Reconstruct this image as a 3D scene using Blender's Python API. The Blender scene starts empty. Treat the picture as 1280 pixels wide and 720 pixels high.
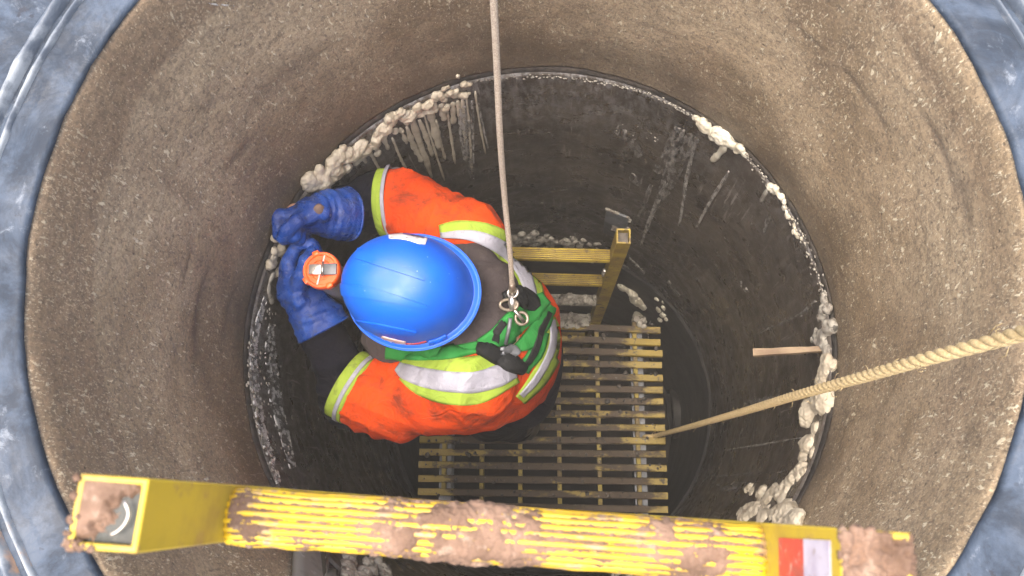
import bpy, bmesh, math, random
import numpy as np
from mathutils import Vector, Matrix, noise
from mathutils.bvhtree import BVHTree
random.seed(7)
SC = bpy.context.scene
COL = SC.collection

# ------------------------------------------------------------------ camera
F = 1050.0                                   # focal length in photo pixels (1280 wide)
CAM = Vector((0.0654, -0.2879, 0.9721))
PITCH, ROLL = 0.2284, 0.0648
ROT = Matrix.Rotation(ROLL, 3, 'Y') @ Matrix.Rotation(PITCH, 3, 'X')
cd = bpy.data.cameras.new('camera')
cd.sensor_width = 36.0
cd.lens = F / 1280.0 * 36.0
cd.clip_start, cd.clip_end = 0.02, 200.0
cd.dof.use_dof = True
cd.dof.focus_distance = 1.62
cd.dof.aperture_fstop = 12.5
camo = bpy.data.objects.new('camera', cd)
camo.matrix_world = Matrix.Translation(CAM) @ ROT.to_4x4()
COL.objects.link(camo)
SC.camera = camo

# ------------------------------------------------------------------ light
SUN_EL, SUN_AZ = math.radians(81), math.radians(205)     # azimuth of the sun, counted from +x
sdir = Vector((math.cos(SUN_EL) * math.cos(SUN_AZ), math.cos(SUN_EL) * math.sin(SUN_AZ), math.sin(SUN_EL)))
w = bpy.data.worlds.new('World'); SC.world = w; w.use_nodes = True
nt = w.node_tree
sky = nt.nodes.new('ShaderNodeTexSky'); sky.sky_type = 'NISHITA'; sky.sun_disc = False
sky.sun_elevation = SUN_EL
sky.sun_rotation = math.atan2(sdir.x, sdir.y)
sky.air_density = 1.0; sky.dust_density = 8.0; sky.ozone_density = 1.0
nt.links.new(sky.outputs[0], nt.nodes['Background'].inputs[0])
nt.nodes['Background'].inputs[1].default_value = 0.15
sl = bpy.data.lights.new('sun', 'SUN'); sl.energy = 0.85; sl.angle = math.radians(50); sl.color = (1, .93, .82)
so = bpy.data.objects.new('sun', sl); so.rotation_euler = sdir.to_track_quat('Z', 'Y').to_euler(); COL.objects.link(so)
SC.view_settings.view_transform = 'Standard'; SC.view_settings.look = 'None'
SC.view_settings.gamma = 1.0; SC.view_settings.use_curve_mapping = False
SC.view_settings.exposure = 1.72
try:
    SC.cycles.max_bounces = 10; SC.cycles.diffuse_bounces = 6; SC.cycles.use_denoising = True
except Exception:
    pass

# ------------------------------------------------------------------ helpers: pixels -> place
def ray(px, py):
    return ROT @ Vector(((px - 640) / F, -(py - 360) / F, -1.0))

def P(px, py, D):                            # point seen at a photo pixel, D metres below the camera
    r = ray(px, py)
    return CAM + r * (D / -r.z)

def wall(px, py, r, c=(0, 0)):               # point on the inside of a vertical cylinder
    d = ray(px, py); ox, oy = CAM.x - c[0], CAM.y - c[1]
    A = d.x * d.x + d.y * d.y; B = ox * d.x + oy * d.y; C = ox * ox + oy * oy - r * r
    t = (-B + math.sqrt(B * B - A * C)) / A
    return CAM + d * t

def catmull(pts, n):
    pts = [np.array(p, float) for p in pts]
    if len(pts) == 2:
        return [pts[0] + (pts[1] - pts[0]) * t for t in np.linspace(0, 1, n)]
    q = [2 * pts[0] - pts[1]] + pts + [2 * pts[-1] - pts[-2]]
    out = []
    for u in np.linspace(0, len(pts) - 1, n):
        i = min(int(u), len(pts) - 2); t = u - i
        a, b, c, d = q[i:i + 4]
        out.append(.5 * (2 * b + (c - a) * t + (2 * a - 5 * b + 4 * c - d) * t * t + (3 * b - a - 3 * c + d) * t ** 3))
    return out

# ------------------------------------------------------------------ helpers: objects
def mesh_obj(name, verts, faces, mat, parent=None, smooth=True):
    me = bpy.data.meshes.new(name)
    me.from_pydata([tuple(v) for v in verts], [], [tuple(f) for f in faces])
    me.update()
    if smooth:
        me.polygons.foreach_set('use_smooth', [True] * len(me.polygons))
    if mat: me.materials.append(mat)
    o = bpy.data.objects.new(name, me); COL.objects.link(o)
    if parent is not None: adopt(o, parent)
    return o

def wloc(o):
    v = Vector(o.location)
    if o.parent is not None and o.get('_abs') is None:
        pass
    return v

def adopt(o, parent):                        # meshes are written in world coordinates; parents only translate
    o.parent = parent
    tot = Vector((0, 0, 0)); p = parent
    while p is not None:
        tot += Vector(p.location); tot += p.matrix_parent_inverse.translation; p = p.parent
    o.matrix_parent_inverse = Matrix.Translation(-tot)

def tag(o, label, cat, group=None):
    o['label'] = label; o['category'] = cat
    if group: o['group'] = group
    return o

def thing(name, label, cat, loc, group=None):
    o = bpy.data.objects.new(name, None); o.location = loc; o.empty_display_size = .05
    COL.objects.link(o); return tag(o, label, cat, group)

class Geo:
    def __init__(s): s.v = []; s.f = []
    def add(s, v, f):
        k = len(s.v); s.v += [tuple(x) for x in v]; s.f += [tuple(i + k for i in q) for q in f]; return s
    def box(s, c, ax, ay, az, hx, hy, hz, bev=0.0):
        c = Vector(c)
        if bev <= 0:
            vs = [c + ax * (hx * i) + ay * (hy * j) + az * (hz * k) for i in (-1, 1) for j in (-1, 1) for k in (-1, 1)]
            return s.add(vs, [(0, 1, 3, 2), (4, 6, 7, 5), (0, 4, 5, 1), (2, 3, 7, 6), (0, 2, 6, 4), (1, 5, 7, 3)])
        bm = bmesh.new(); bmesh.ops.create_cube(bm, size=2)
        for v in bm.verts: v.co = Vector((v.co.x * hx, v.co.y * hy, v.co.z * hz))
        bmesh.ops.bevel(bm, geom=bm.edges[:], offset=bev, segments=2, affect='EDGES', profile=.5)
        bm.verts.index_update()
        s.add([c + ax * v.co.x + ay * v.co.y + az * v.co.z for v in bm.verts], [[v.index for v in f.verts] for f in bm.faces])
        bm.free(); return s
    def tube(s, pts, rad, n=10, closed=False, sq=1.0):
        pts = [Vector(p) for p in pts]; m = len(pts)
        if not hasattr(rad, '__len__'): rad = [rad] * m
        t0 = (pts[1] - pts[0]).normalized()
        up = Vector((0, 0, 1)) if abs(t0.z) < .9 else Vector((1, 0, 0))
        x = t0.cross(up).normalized(); rings = []
        for i in range(m):
            a = pts[(i - 1) % m] if (closed or i) else pts[0]
            b = pts[(i + 1) % m] if (closed or i < m - 1) else pts[-1]
            t = (b - a).normalized(); x = (x - t * x.dot(t)).normalized(); y = t.cross(x)
            rings.append([pts[i] + x * (math.cos(2 * math.pi * k / n) * rad[i]) + y * (math.sin(2 * math.pi * k / n) * rad[i] * sq) for k in range(n)])
        vs = [v for r in rings for v in r]; fs = []
        for i in range(m if closed else m - 1):
            j = (i + 1) % m
            for k in range(n):
                l = (k + 1) % n; fs.append((i * n + k, i * n + l, j * n + l, j * n + k))
        if not closed:
            fs.append(tuple(range(n))[::-1]); fs.append(tuple((m - 1) * n + k for k in range(n)))
        return s.add(vs, fs)
    def lathe(s, prof, c=(0, 0, 0), n=64, ax=None, closed=False):
        c = Vector(c); z = (ax or Vector((0, 0, 1))).normalized()
        x = z.cross(Vector((0, 1, 0)) if abs(z.y) < .9 else Vector((1, 0, 0))).normalized(); y = z.cross(x)
        vs = []; fs = []; m = len(prof)
        for r, h in prof:
            for k in range(n):
                a = 2 * math.pi * k / n; vs.append(c + x * (r * math.cos(a)) + y * (r * math.sin(a)) + z * h)
        for i in range(m if closed else m - 1):
            j = (i + 1) % m
            for k in range(n):
                l = (k + 1) % n; fs.append((i * n + k, i * n + l, j * n + l, j * n + k))
        return s.add(vs, fs)
    def blob(s, c, r, nrm=None, flat=1.0, seed=0, amp=.18, sub=2):
        bm = bmesh.new(); bmesh.ops.create_icosphere(bm, subdivisions=sub, radius=1)
        bm.verts.index_update(); c = Vector(c); off = Vector((seed * 3.1, seed * 1.7, seed * .9))
        vs = []
        for v in bm.verts:
            d = v.co * (1 + amp * noise.noise(v.co * 1.6 + off) * 2 + amp * .4 * noise.noise(v.co * 4 + off))
            if nrm is not None: d = d - nrm * (d.dot(nrm) * (1 - flat))
            vs.append(c + d * r)
        s.add(vs, [[v.index for v in f.verts] for f in bm.faces]); bm.free(); return s
    def build(s, name, mat, parent=None, smooth=True):
        o = mesh_obj(name, s.v, s.f, mat, parent, smooth)
        bm = bmesh.new(); bm.from_mesh(o.data); bmesh.ops.recalc_face_normals(bm, faces=bm.faces[:]); bm.to_mesh(o.data); bm.free()
        return o

X, Y, Z = Vector((1, 0, 0)), Vector((0, 1, 0)), Vector((0, 0, 1))

def flat_by_angle(o, deg=40):
    try:
        o.data.set_sharp_from_angle(angle=math.radians(deg))
    except Exception:
        pass
    return o

# ------------------------------------------------------------------ helpers: materials
class Nodes:
    def __init__(s, name):
        s.m = bpy.data.materials.new(name); s.m.use_nodes = True; s.t = s.m.node_tree
        s.b = s.t.nodes['Principled BSDF']; s.out = s.t.nodes['Material Output']
        g = s.t.nodes.new('ShaderNodeNewGeometry'); s.pos = g.outputs['Position']
    def n(s, typ, **kw):
        x = s.t.nodes.new(typ)
        for k, v in kw.items(): setattr(x, k, v)
        return x
    def set(s, sock, v):
        if isinstance(v, bpy.types.NodeSocket): s.t.links.new(v, sock)
        else: sock.default_value = v
    def scaled(s, sc):
        x = s.n('ShaderNodeMapping'); s.set(x.inputs['Vector'], s.pos); x.inputs['Scale'].default_value = sc; return x.outputs[0]
    def noise(s, scale, detail=4, rough=.55, vec=None, dist=0):
        x = s.n('ShaderNodeTexNoise'); s.set(x.inputs['Vector'], vec or s.pos)
        x.inputs['Scale'].default_value = scale; x.inputs['Detail'].default_value = detail
        x.inputs['Roughness'].default_value = rough; x.inputs['Distortion'].default_value = dist
        return x.outputs['Fac']
    def ramp(s, fac, a, b, lo=0.0, hi=1.0):
        x = s.n('ShaderNodeMapRange', interpolation_type='SMOOTHSTEP'); s.set(x.inputs['Value'], fac)
        for i, v in zip((1, 2, 3, 4), (a, b, lo, hi)): x.inputs[i].default_value = v
        return x.outputs[0]
    def mix(s, fac, a, b):
        x = s.n('ShaderNodeMix', data_type='RGBA'); s.set(x.inputs[0], fac)
        for i, v in ((6, a), (7, b)):
            if isinstance(v, tuple): v = v + (1.0,) if len(v) == 3 else v
            s.set(x.inputs[i], v)
        return x.outputs[2]
    def math(s, op, a, b=0.0):
        x = s.n('ShaderNodeMath', operation=op); s.set(x.inputs[0], a); s.set(x.inputs[1], b); return x.outputs[0]
    def attr(s, name):
        x = s.n('ShaderNodeAttribute'); x.attribute_name = name; return x.outputs['Fac']
    def voronoi(s, scale, vec=None, feature='F1'):
        x = s.n('ShaderNodeTexVoronoi', feature=feature); s.set(x.inputs['Vector'], vec or s.pos); x.inputs['Scale'].default_value = scale
        return x
    def bump(s, h, strength=.4, dist=.004, normal=None):
        x = s.n('ShaderNodeBump'); s.set(x.inputs['Height'], h); x.inputs['Strength'].default_value = strength
        x.inputs['Distance'].default_value = dist
        if normal is not None: s.set(x.inputs['Normal'], normal)
        return x.outputs[0]
    def done(s, color=None, rough=None, metal=None, normal=None, **kw):
        if color is not None: s.set(s.b.inputs['Base Color'], color if not isinstance(color, tuple) else color + (1.0,))
        if rough is not None: s.set(s.b.inputs['Roughness'], rough)
        if metal is not None: s.set(s.b.inputs['Metallic'], metal)
        if normal is not None: s.set(s.b.inputs['Normal'], normal)
        for k, v in kw.items(): s.set(s.b.inputs[k.replace('_', ' ')], v)
        return s.m

def worn(name, c1, c2, scale=8, lo=.45, hi=.6, rough=.6, bump=.3, bscale=60, bdist=.002, metal=0.0, c3=None, s3=30, lo3=.58, hi3=.68, sq=(1, 1, 1), spec=None, r2=None):
    """two colours broken up by noise, a third one in finer flecks"""
    k = Nodes(name); v = k.scaled(sq)
    f = k.ramp(k.noise(scale, 6, .6, v), lo, hi)
    c = k.mix(f, c1, c2)
    if c3 is not None:
        c = k.mix(k.ramp(k.noise(s3, 5, .65, v), lo3, hi3), c, c3)
    rr = k.ramp(f, 0, 1, rough, r2 if r2 is not None else rough)
    kw = {} if spec is None else {'Specular_IOR_Level': spec}
    return k.done(c, rr, metal, k.bump(k.noise(bscale, 6, .6), bump, bdist), **kw)

# concrete of the top ring
def concrete_top():
    k = Nodes('rough_concrete')
    big = k.noise(4.5, 5, .6)
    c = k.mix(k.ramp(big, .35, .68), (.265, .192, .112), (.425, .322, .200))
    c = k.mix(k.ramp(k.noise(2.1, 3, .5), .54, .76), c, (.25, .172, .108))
    c = k.mix(k.ramp(k.noise(1.7, 4, .55, None, .5), .46, .66, 0, .75), c, (.50, .395, .260))
    c = k.mix(k.ramp(k.noise(16, 5, .6, k.scaled((1, 1, .10))), .57, .72, 0, .45), c, (.17, .118, .075))
    c = k.mix(k.attr('damp'), c, (.245, .168, .102))
    gr = k.noise(150, 5, .75)
    c = k.mix(k.ramp(gr, .40, .56, .5, 0), c, (.10, .078, .055))
    c = k.mix(k.ramp(k.noise(60, 5, .7), .5, .62, 0, .35), c, (.13, .10, .07))
    dens = k.ramp(k.noise(7, 3, .5), .3, .6, .0, .05)
    sc = k.scaled((1, 1, .42))
    n1 = k.math('ADD', k.noise(135, 4, .62, sc, .4), dens); n2 = k.math('ADD', k.noise(300, 3, .6, k.scaled((1, 1, .55))), dens)
    m1 = k.ramp(n1, .635, .70); m2 = k.ramp(n2, .60, .68)
    m1 = k.math('MULTIPLY', m1, k.math('SUBTRACT', 1, k.math('MULTIPLY', k.attr('damp'), .6)))
    dk = k.ramp(k.noise(170, 4, .6, sc), .36, .42, .55, 0)
    c = k.mix(dk, c, (.11, .08, .055))
    c = k.mix(k.math('MULTIPLY', m2, .6), c, (.56, .46, .31))
    c = k.mix(k.math('MULTIPLY', m1, .8), c, (.74, .65, .46))
    pit = k.math('MULTIPLY', k.ramp(k.voronoi(30).outputs['Distance'], .04, .085, 1, 0), .7)
    c = k.mix(pit, c, (.05, .04, .03))
    c = k.mix(k.attr('gouge'), c, (.085, .062, .046))
    wet = k.attr('wash')  # dampness at the joint plus painted shade deepening down the ring
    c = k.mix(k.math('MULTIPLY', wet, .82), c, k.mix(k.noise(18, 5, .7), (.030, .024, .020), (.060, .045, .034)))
    h = k.math('ADD', k.math('MULTIPLY', gr, .6), k.math('MULTIPLY', m1, .5))
    h = k.math('SUBTRACT', h, k.math('MULTIPLY', pit, .8))
    return k.done(c, k.math('SUBTRACT', k.ramp(big, .3, .7, .66, .88), k.math('MULTIPLY', wet, .25)), 0.0, k.bump(h, .55, .004))

def concrete_dark():
    k = Nodes('wet_dark_concrete')
    big = k.noise(5, 5, .6)
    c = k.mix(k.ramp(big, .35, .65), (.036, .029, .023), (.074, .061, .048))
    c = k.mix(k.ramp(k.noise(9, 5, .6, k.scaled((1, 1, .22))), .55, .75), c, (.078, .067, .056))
    c = k.mix(k.ramp(k.noise(40, 6, .7, k.scaled((1, 1, .2))), .62, .74, 0, .5), c, (.2, .185, .165))
    st = k.noise(34, 5, .65, k.scaled((1, 1, .055)))
    c = k.mix(k.ramp(st, .56, .68, 0, .55), c, (.125, .108, .090)); c = k.mix(k.ramp(st, .30, .42, .6, 0), c, (.018, .014, .012))
    st2 = k.ramp(k.noise(95, 5, .6, k.scaled((1, 1, .05))), .60, .67)
    c = k.mix(k.math('MULTIPLY', st2, k.ramp(k.noise(7, 4, .6), .48, .62, 0, .8)), c, (.24, .22, .195))
    c = k.mix(k.math('MULTIPLY', k.attr('wash'), k.ramp(k.noise(60, 6, .75, k.scaled((1, 1, .35))), .42, .62)), c, (.32, .32, .32))
    c = k.mix(k.ramp(k.voronoi(90).outputs['Distance'], .05, .09, .55, 0), c, (.38, .36, .32))
    c = k.mix(k.attr('gouge'), c, (.016, .013, .011))
    h = k.math('ADD', k.noise(120, 6, .7), k.math('MULTIPLY', k.noise(22, 4, .6, k.scaled((1, 1, .4))), 1.5))
    return k.done(c, k.ramp(k.noise(14, 5, .6), .35, .65, .22, .55), 0.0, k.bump(h, .40, .004))

M_CONC, M_DARK = concrete_top(), concrete_dark()
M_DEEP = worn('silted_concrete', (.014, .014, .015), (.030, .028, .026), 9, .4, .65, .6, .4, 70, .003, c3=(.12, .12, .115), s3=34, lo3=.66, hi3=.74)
M_PITCH = worn('pipe_shade_black', (.004, .004, .004), (.008, .007, .006), 20, rough=.9, spec=.1)
M_WATER = worn('silty_water', (.010, .009, .008), (.02, .017, .014), 4, rough=.55, spec=.15, bump=.1, bscale=14)
M_GROUND = worn('muddy_ground', (.13, .10, .07), (.20, .165, .12), 2.5, .4, .62, .9, .6, 14, .02, c3=(.26, .23, .19), s3=9)
M_FOAM = worn('expanding_foam', (.50, .45, .35), (.36, .31, .23), 26, .42, .66, .6, .35, 130, .0015, c3=(.22, .19, .14), s3=48, lo3=.64, hi3=.78)
M_FOAMD = worn('dirty_foam', (.36, .34, .29), (.19, .17, .145), 30, .42, .62, .7, .5, 110, .002, c3=(.08, .075, .065), s3=44, lo3=.56, hi3=.66)
M_FOAMW = worn('fresh_foam', (.60, .57, .47), (.47, .43, .33), 24, .45, .66, .55, .25, 130, .0012)
def streak_mat(name, col, lo, hi, sc=(1, 1, .3), scale=90):
    k = Nodes(name)
    a = k.ramp(k.noise(scale, 6, .7, k.scaled(sc)), lo, hi)
    k.set(k.b.inputs['Alpha'], a)
    return k.done(k.mix(k.noise(50), col, tuple(x * .7 for x in col)), .7, 0.0, k.bump(k.noise(140), .3, .001))
M_STREAK = streak_mat('grout_run', (.36, .34, .31), .40, .58)
M_STREAKF = streak_mat('faint_grout_run', (.24, .225, .205), .46, .62)
M_SMEAR = streak_mat('mortar_smear', (.62, .61, .58), .50, .58, (1, 1, .6), 75)

def rim_mat():
    k = Nodes('scuffed_blue_grey_paint')
    c = k.mix(k.ramp(k.noise(9, 8, .72, None, .5), .38, .62), (.014, .023, .038), (.050, .072, .108))
    c = k.mix(k.ramp(k.noise(24, 8, .75, None, .5), .57, .72), c, (.15, .175, .21))
    c = k.mix(k.ramp(k.noise(30, 6, .7), .63, .69), c, (.018, .023, .036))
    c = k.mix(k.ramp(k.voronoi(34).outputs['Distance'], .05, .11, .7, 0), c, (.03, .04, .06))
    h = k.math('ADD', k.noise(22, 6, .65), k.math('MULTIPLY', k.noise(90, 4, .6), .4))
    return k.done(c, k.ramp(k.noise(11, 5, .6), .35, .65, .48, .75), 0.0, k.bump(h, .5, .005), Specular_IOR_Level=.35)
M_RIM = rim_mat()
M_RIDGE = worn('chalky_worn_ridge', (.23, .26, .29), (.07, .09, .12), 14, .44, .60, .5, .5, 50, .004, c3=(.42, .27, .17), s3=9, lo3=.58, hi3=.68)

M_YEL = worn('worn_yellow_plastic', (.56, .37, .012), (.44, .27, .02), 14, .4, .65, .45, .35, 90, .0012, c3=(.30, .205, .12), s3=60, lo3=.54, hi3=.66)
M_YELSTILE = worn('yellow_stile_plastic', (.50, .37, .03), (.36, .25, .035), 16, .4, .65, .45, .25, 80, .001, c3=(.34, .215, .08), s3=48, lo3=.55, hi3=.70)
M_YELD = worn('dirty_yellow_plastic', (.34, .25, .025), (.19, .13, .025), 14, .38, .62, .5, .3, 90, .0015, c3=(.07, .05, .03), s3=40, lo3=.56, hi3=.66)
def slat_mat():
    k = Nodes('trodden_yellow_slat')
    sx = k.n('ShaderNodeSeparateXYZ'); k.set(sx.inputs[0], k.pos)
    n1 = k.noise(6.5, 6, .65, k.scaled((.7, 1.6, 1)))
    ends = k.ramp(k.math('ABSOLUTE', k.math('ADD', sx.outputs[0], .02)), .26, .43, 0, .17)   # trodden brown in the middle
    f = k.ramp(k.math('ADD', n1, ends), .53, .63)
    c = k.mix(f, k.mix(k.noise(30, 5, .7), (.105, .075, .048), (.052, .041, .032)), k.mix(k.noise(20), (.36, .26, .035), (.25, .18, .04)))
    c = k.mix(k.ramp(k.noise(34, 6, .7), .56, .66), c, (.045, .036, .028))
    c = k.mix(k.ramp(k.noise(80, 5, .7), .64, .70), c, (.20, .185, .16))
    return k.done(c, k.ramp(f, 0, 1, .8, .55), 0.0, k.bump(k.noise(90, 6, .6), .6, .003))
M_SLAT = slat_mat()
M_YELR = worn('scuffed_yellow_ridge', (.42, .31, .04), (.30, .21, .04), 16, .42, .6, .5, .3, 90, .001, c3=(.14, .10, .05), s3=45, lo3=.58, hi3=.68)
M_BAR = worn('grating_bar', (.34, .26, .04), (.15, .105, .04), 16, .42, .60, .6, .4, 90, .002, c3=(.05, .04, .03), s3=40)
M_MUD = worn('dried_mud', (.215, .135, .092), (.13, .078, .05), 30, .4, .62, .85, .9, 60, .006, c3=(.28, .20, .145), s3=90, lo3=.56, hi3=.7)
M_MUDD = worn('dark_silt', (.10, .085, .07), (.05, .045, .04), 30, .4, .6, .6, .6, 90, .003)
M_BLACKP = worn('dark_plug', (.014, .018, .017), (.032, .037, .033), 40, .42, .62, .5, .5, 90, .002, c3=(.25, .22, .16), s3=90, lo3=.66, hi3=.72)
M_STEEL = worn('dull_grey_steel', (.15, .16, .175), (.085, .09, .10), 16, .4, .62, .5, .3, 80, .001, metal=.3, c3=(.36, .37, .38), s3=24, lo3=.62, hi3=.7)
M_CHROME = worn('bright_steel', (.62, .60, .57), (.36, .33, .29), 40, .45, .65, .28, .2, 120, .0006, metal=.9)
M_RUSTS = worn('tarnished_steel', (.34, .29, .23), (.16, .12, .09), 50, .42, .62, .42, .3, 120, .001, metal=.7)
M_RED = worn('red_print', (.55, .055, .045), (.40, .07, .06), 40, rough=.5, c3=(.5, .3, .25), s3=120, lo3=.55, hi3=.66)
M_WHT = worn('white_print', (.52, .50, .60), (.42, .39, .50), 40, rough=.5, c3=(.30, .24, .23), s3=110, lo3=.56, hi3=.68)
M_PAPER = worn('off_white_label', (.70, .68, .70), (.55, .52, .56), 50, rough=.55, c3=(.30, .29, .34), s3=70, lo3=.56, hi3=.6)
M_PINK = worn('faded_label', (.72, .58, .56), (.66, .40, .38), 40, rough=.5)
def rope_mat(name, a, b, sc=300):
    k = Nodes(name)
    c = k.mix(k.ramp(k.noise(sc, 4, .7), .36, .64), a, b)
    return k.done(c, .85, 0.0, k.bump(k.noise(sc * 1.5, 4, .7), .7, .001))
M_ROPE = rope_mat('straw_fibre', (.60, .47, .25), (.43, .32, .155))
M_LINE = rope_mat('grey_sheathed_rope', (.42, .35, .27), (.24, .19, .15), 420)
M_WOOD = worn('split_pine', (.27, .20, .125), (.17, .115, .07), 30, .4, .62, .7, .4, 120, .001, sq=(.3, 1, 1))
M_WOODD = worn('dark_timber_handle', (.09, .055, .04), (.18, .11, .08), 40, .4, .62, .7, .6, 120, .002)

def cloth(name, a, b, dirt, dscale=11, lo=.56, hi=.74, weave=900, rough=.85, fold=.5, sheen=.0):
    k = Nodes(name)
    c = k.mix(k.ramp(k.noise(6, 4, .5), .35, .65), a, b)
    c = k.mix(k.ramp(k.noise(dscale, 7, .7, None, .4), lo, hi, 0, .85), c, dirt)
    c = k.mix(k.ramp(k.noise(75, 6, .75), .58, .70, 0, .4), c, dirt)
    cr = k.math('ABSOLUTE', k.math('SUBTRACT', k.noise(17, 3, .5, None, 1.8), .5))
    h = k.math('ADD', k.math('MULTIPLY', k.noise(weave, 2, .5), .12), k.math('ADD', k.math('MULTIPLY', k.noise(30, 3, .55, None, 1.0), .55), k.math('MULTIPLY', k.ramp(cr, 0, .16), .45)))
    return k.done(c, rough, 0.0, k.bump(h, fold, .006), Sheen_Weight=sheen, Specular_IOR_Level=.12)
M_ORANGE = cloth('hi_vis_orange', (.60, .062, .006), (.50, .046, .005), (.12, .026, .012), 15, .46, .68)
M_LIME = cloth('hi_vis_lime', (.27, .37, .045), (.21, .30, .04), (.10, .12, .035), 18, .55, .75, fold=.4)
M_NAVY = cloth('navy_jacket', (.0055, .0055, .011), (.010, .010, .018), (.026, .022, .020), 20, .60, .76, rough=.8)
M_HOOD = cloth('grey_brown_hood', (.062, .050, .052), (.042, .034, .034), (.11, .088, .072), 17, .52, .72, rough=.9)
M_GREYJ = cloth('grey_jersey', (.17, .15, .14), (.10, .088, .082), (.05, .042, .036), 24, .52, .7)
M_GREEN = cloth('green_webbing', (.022, .18, .036), (.030, .23, .05), (.05, .10, .04), 18, .58, .76, 1300, .7, .3)
M_BLKWEB = cloth('black_webbing', (.009, .0095, .010), (.016, .017, .018), (.06, .06, .06), 25, .6, .75, 1300, .65, .3)
def silver_mat():
    k = Nodes('reflective_silver_tape')
    c = k.mix(k.ramp(k.noise(7, 5, .6), .4, .66), (.31, .31, .36), (.23, .23, .28))
    c = k.mix(k.ramp(k.noise(34, 6, .7), .60, .72), c, (.16, .15, .16))
    h = k.math('ADD', k.noise(45, 4, .6, None, 1.5), k.math('MULTIPLY', k.noise(700, 2), .1))
    return k.done(c, .6, .0, k.bump(h, .6, .006))
M_SILVER = silver_mat()
def glove_mat():
    k = Nodes('blue_rubber_glove')
    c = k.mix(k.ramp(k.noise(13, 5, .6), .35, .65), (.004, .032, .20), (.008, .070, .36))
    c = k.mix(k.ramp(k.noise(26, 6, .7, None, 1.2), .62, .72), c, (.22, .24, .33))
    c = k.mix(k.ramp(k.noise(19, 6, .72), .52, .70, 0, .75), c, (.035, .032, .045))
    return k.done(c, k.ramp(k.noise(30), .35, .65, .20, .42), 0.0, k.bump(k.noise(48, 6, .65, None, 1.6), .8, .006))
M_GLOVE = glove_mat()
def helmet_mat():
    k = Nodes('blue_helmet_plastic')
    c = k.mix(k.ramp(k.noise(9, 4, .5), .4, .65), (.0015, .105, .62), (.002, .088, .54))
    c = k.mix(k.ramp(k.noise(45, 6, .75, k.scaled((.35, 1.4, 1))), .66, .74, 0, .45), c, (.06, .17, .50))
    c = k.mix(k.ramp(k.noise(28, 7, .75), .64, .74, 0, .55), c, (.10, .085, .075))
    c = k.mix(k.ramp(k.noise(120, 5, .7, k.scaled((.12, 1.6, .6))), .66, .71, 0, .5), c, (.16, .27, .52))
    c = k.mix(k.ramp(k.voronoi(42).outputs['Distance'], .035, .06, .6, 0), c, (.30, .40, .62))
    return k.done(c, k.ramp(k.noise(22, 5, .6),   .35, .65, .40, .52), 0.0, k.bump(k.noise(160, 4, .6), .06, .001))
M_HELMET = helmet_mat()
M_LAMP = worn('orange_plastic', (.86, .115, .012), (.74, .09, .012), 30, rough=.36, bump=.1, c3=(.62, .25, .16), s3=60, lo3=.64, hi3=.74)
M_CLEAR = worn('pale_grey_plastic', (.17, .165, .16), (.11, .105, .10), 30, rough=.5, c3=(.26, .25, .24), s3=40)
M_BOTTLE = worn('cloudy_plastic_body', (.20, .20, .21), (.13, .13, .14), 30, rough=.3)
M_SKIN = worn('skin', (.52, .30, .21), (.46, .25, .17), 30, rough=.5, bump=.1)
M_HAIR = worn('dark_hair', (.03, .02, .015), (.05, .035, .025), 80, rough=.6)
M_BOOT = worn('black_rubber_boot', (.02, .02, .02), (.06, .05, .04), 20, rough=.5)
M_SOCKET = worn('eye_white', (.7, .68, .66), (.7, .68, .66), 10, rough=.2)

# ------------------------------------------------------------------ SDF modelling (numpy surface nets)
def s_ell(p, c, r, rot=None):
    q = p - np.array(c)
    if rot is not None: q = q @ np.array(rot)
    r = np.array(r); k0 = np.linalg.norm(q / r, axis=-1); k1 = np.linalg.norm(q / (r * r), axis=-1)
    return k0 * (k0 - 1) / np.maximum(k1, 1e-6)
def s_cap(p, a, b, ra, rb):
    a = np.array(a); b = np.array(b); d = b - a
    t = np.clip(((p - a) @ d) / (d @ d), 0, 1)
    return np.linalg.norm(p - a - t[..., None] * d, axis=-1) - (ra + (rb - ra) * t)
def smin(a, b, k):
    h = np.clip(.5 + .5 * (b - a) / k, 0, 1)
    return b + (a - b) * h - k * h * (1 - h)
def s_chain(p, pts, rad, k=.02):
    d = None
    for i in range(len(pts) - 1):
        e = s_cap(p, pts[i], pts[i + 1], rad[i], rad[i + 1]); d = e if d is None else smin(d, e, k)
    return d
def surface_nets(fn, lo, hi, h):
    lo = np.array(lo, float); n = np.ceil((np.array(hi) - lo) / h).astype(int) + 1
    ax = [lo[i] + h * np.arange(n[i]) for i in range(3)]
    f = np.empty(n, np.float32)
    YY, ZZ = np.meshgrid(ax[1], ax[2], indexing='ij')
    for i0 in range(0, n[0], 16):
        xs = ax[0][i0:i0 + 16]
        g = np.stack([np.broadcast_to(xs[:, None, None], (len(xs),) + YY.shape), np.broadcast_to(YY, (len(xs),) + YY.shape), np.broadcast_to(ZZ, (len(xs),) + YY.shape)], -1)
        f[i0:i0 + 16] = fn(g)
    return nets_from_grid(f, lo, h)
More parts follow.
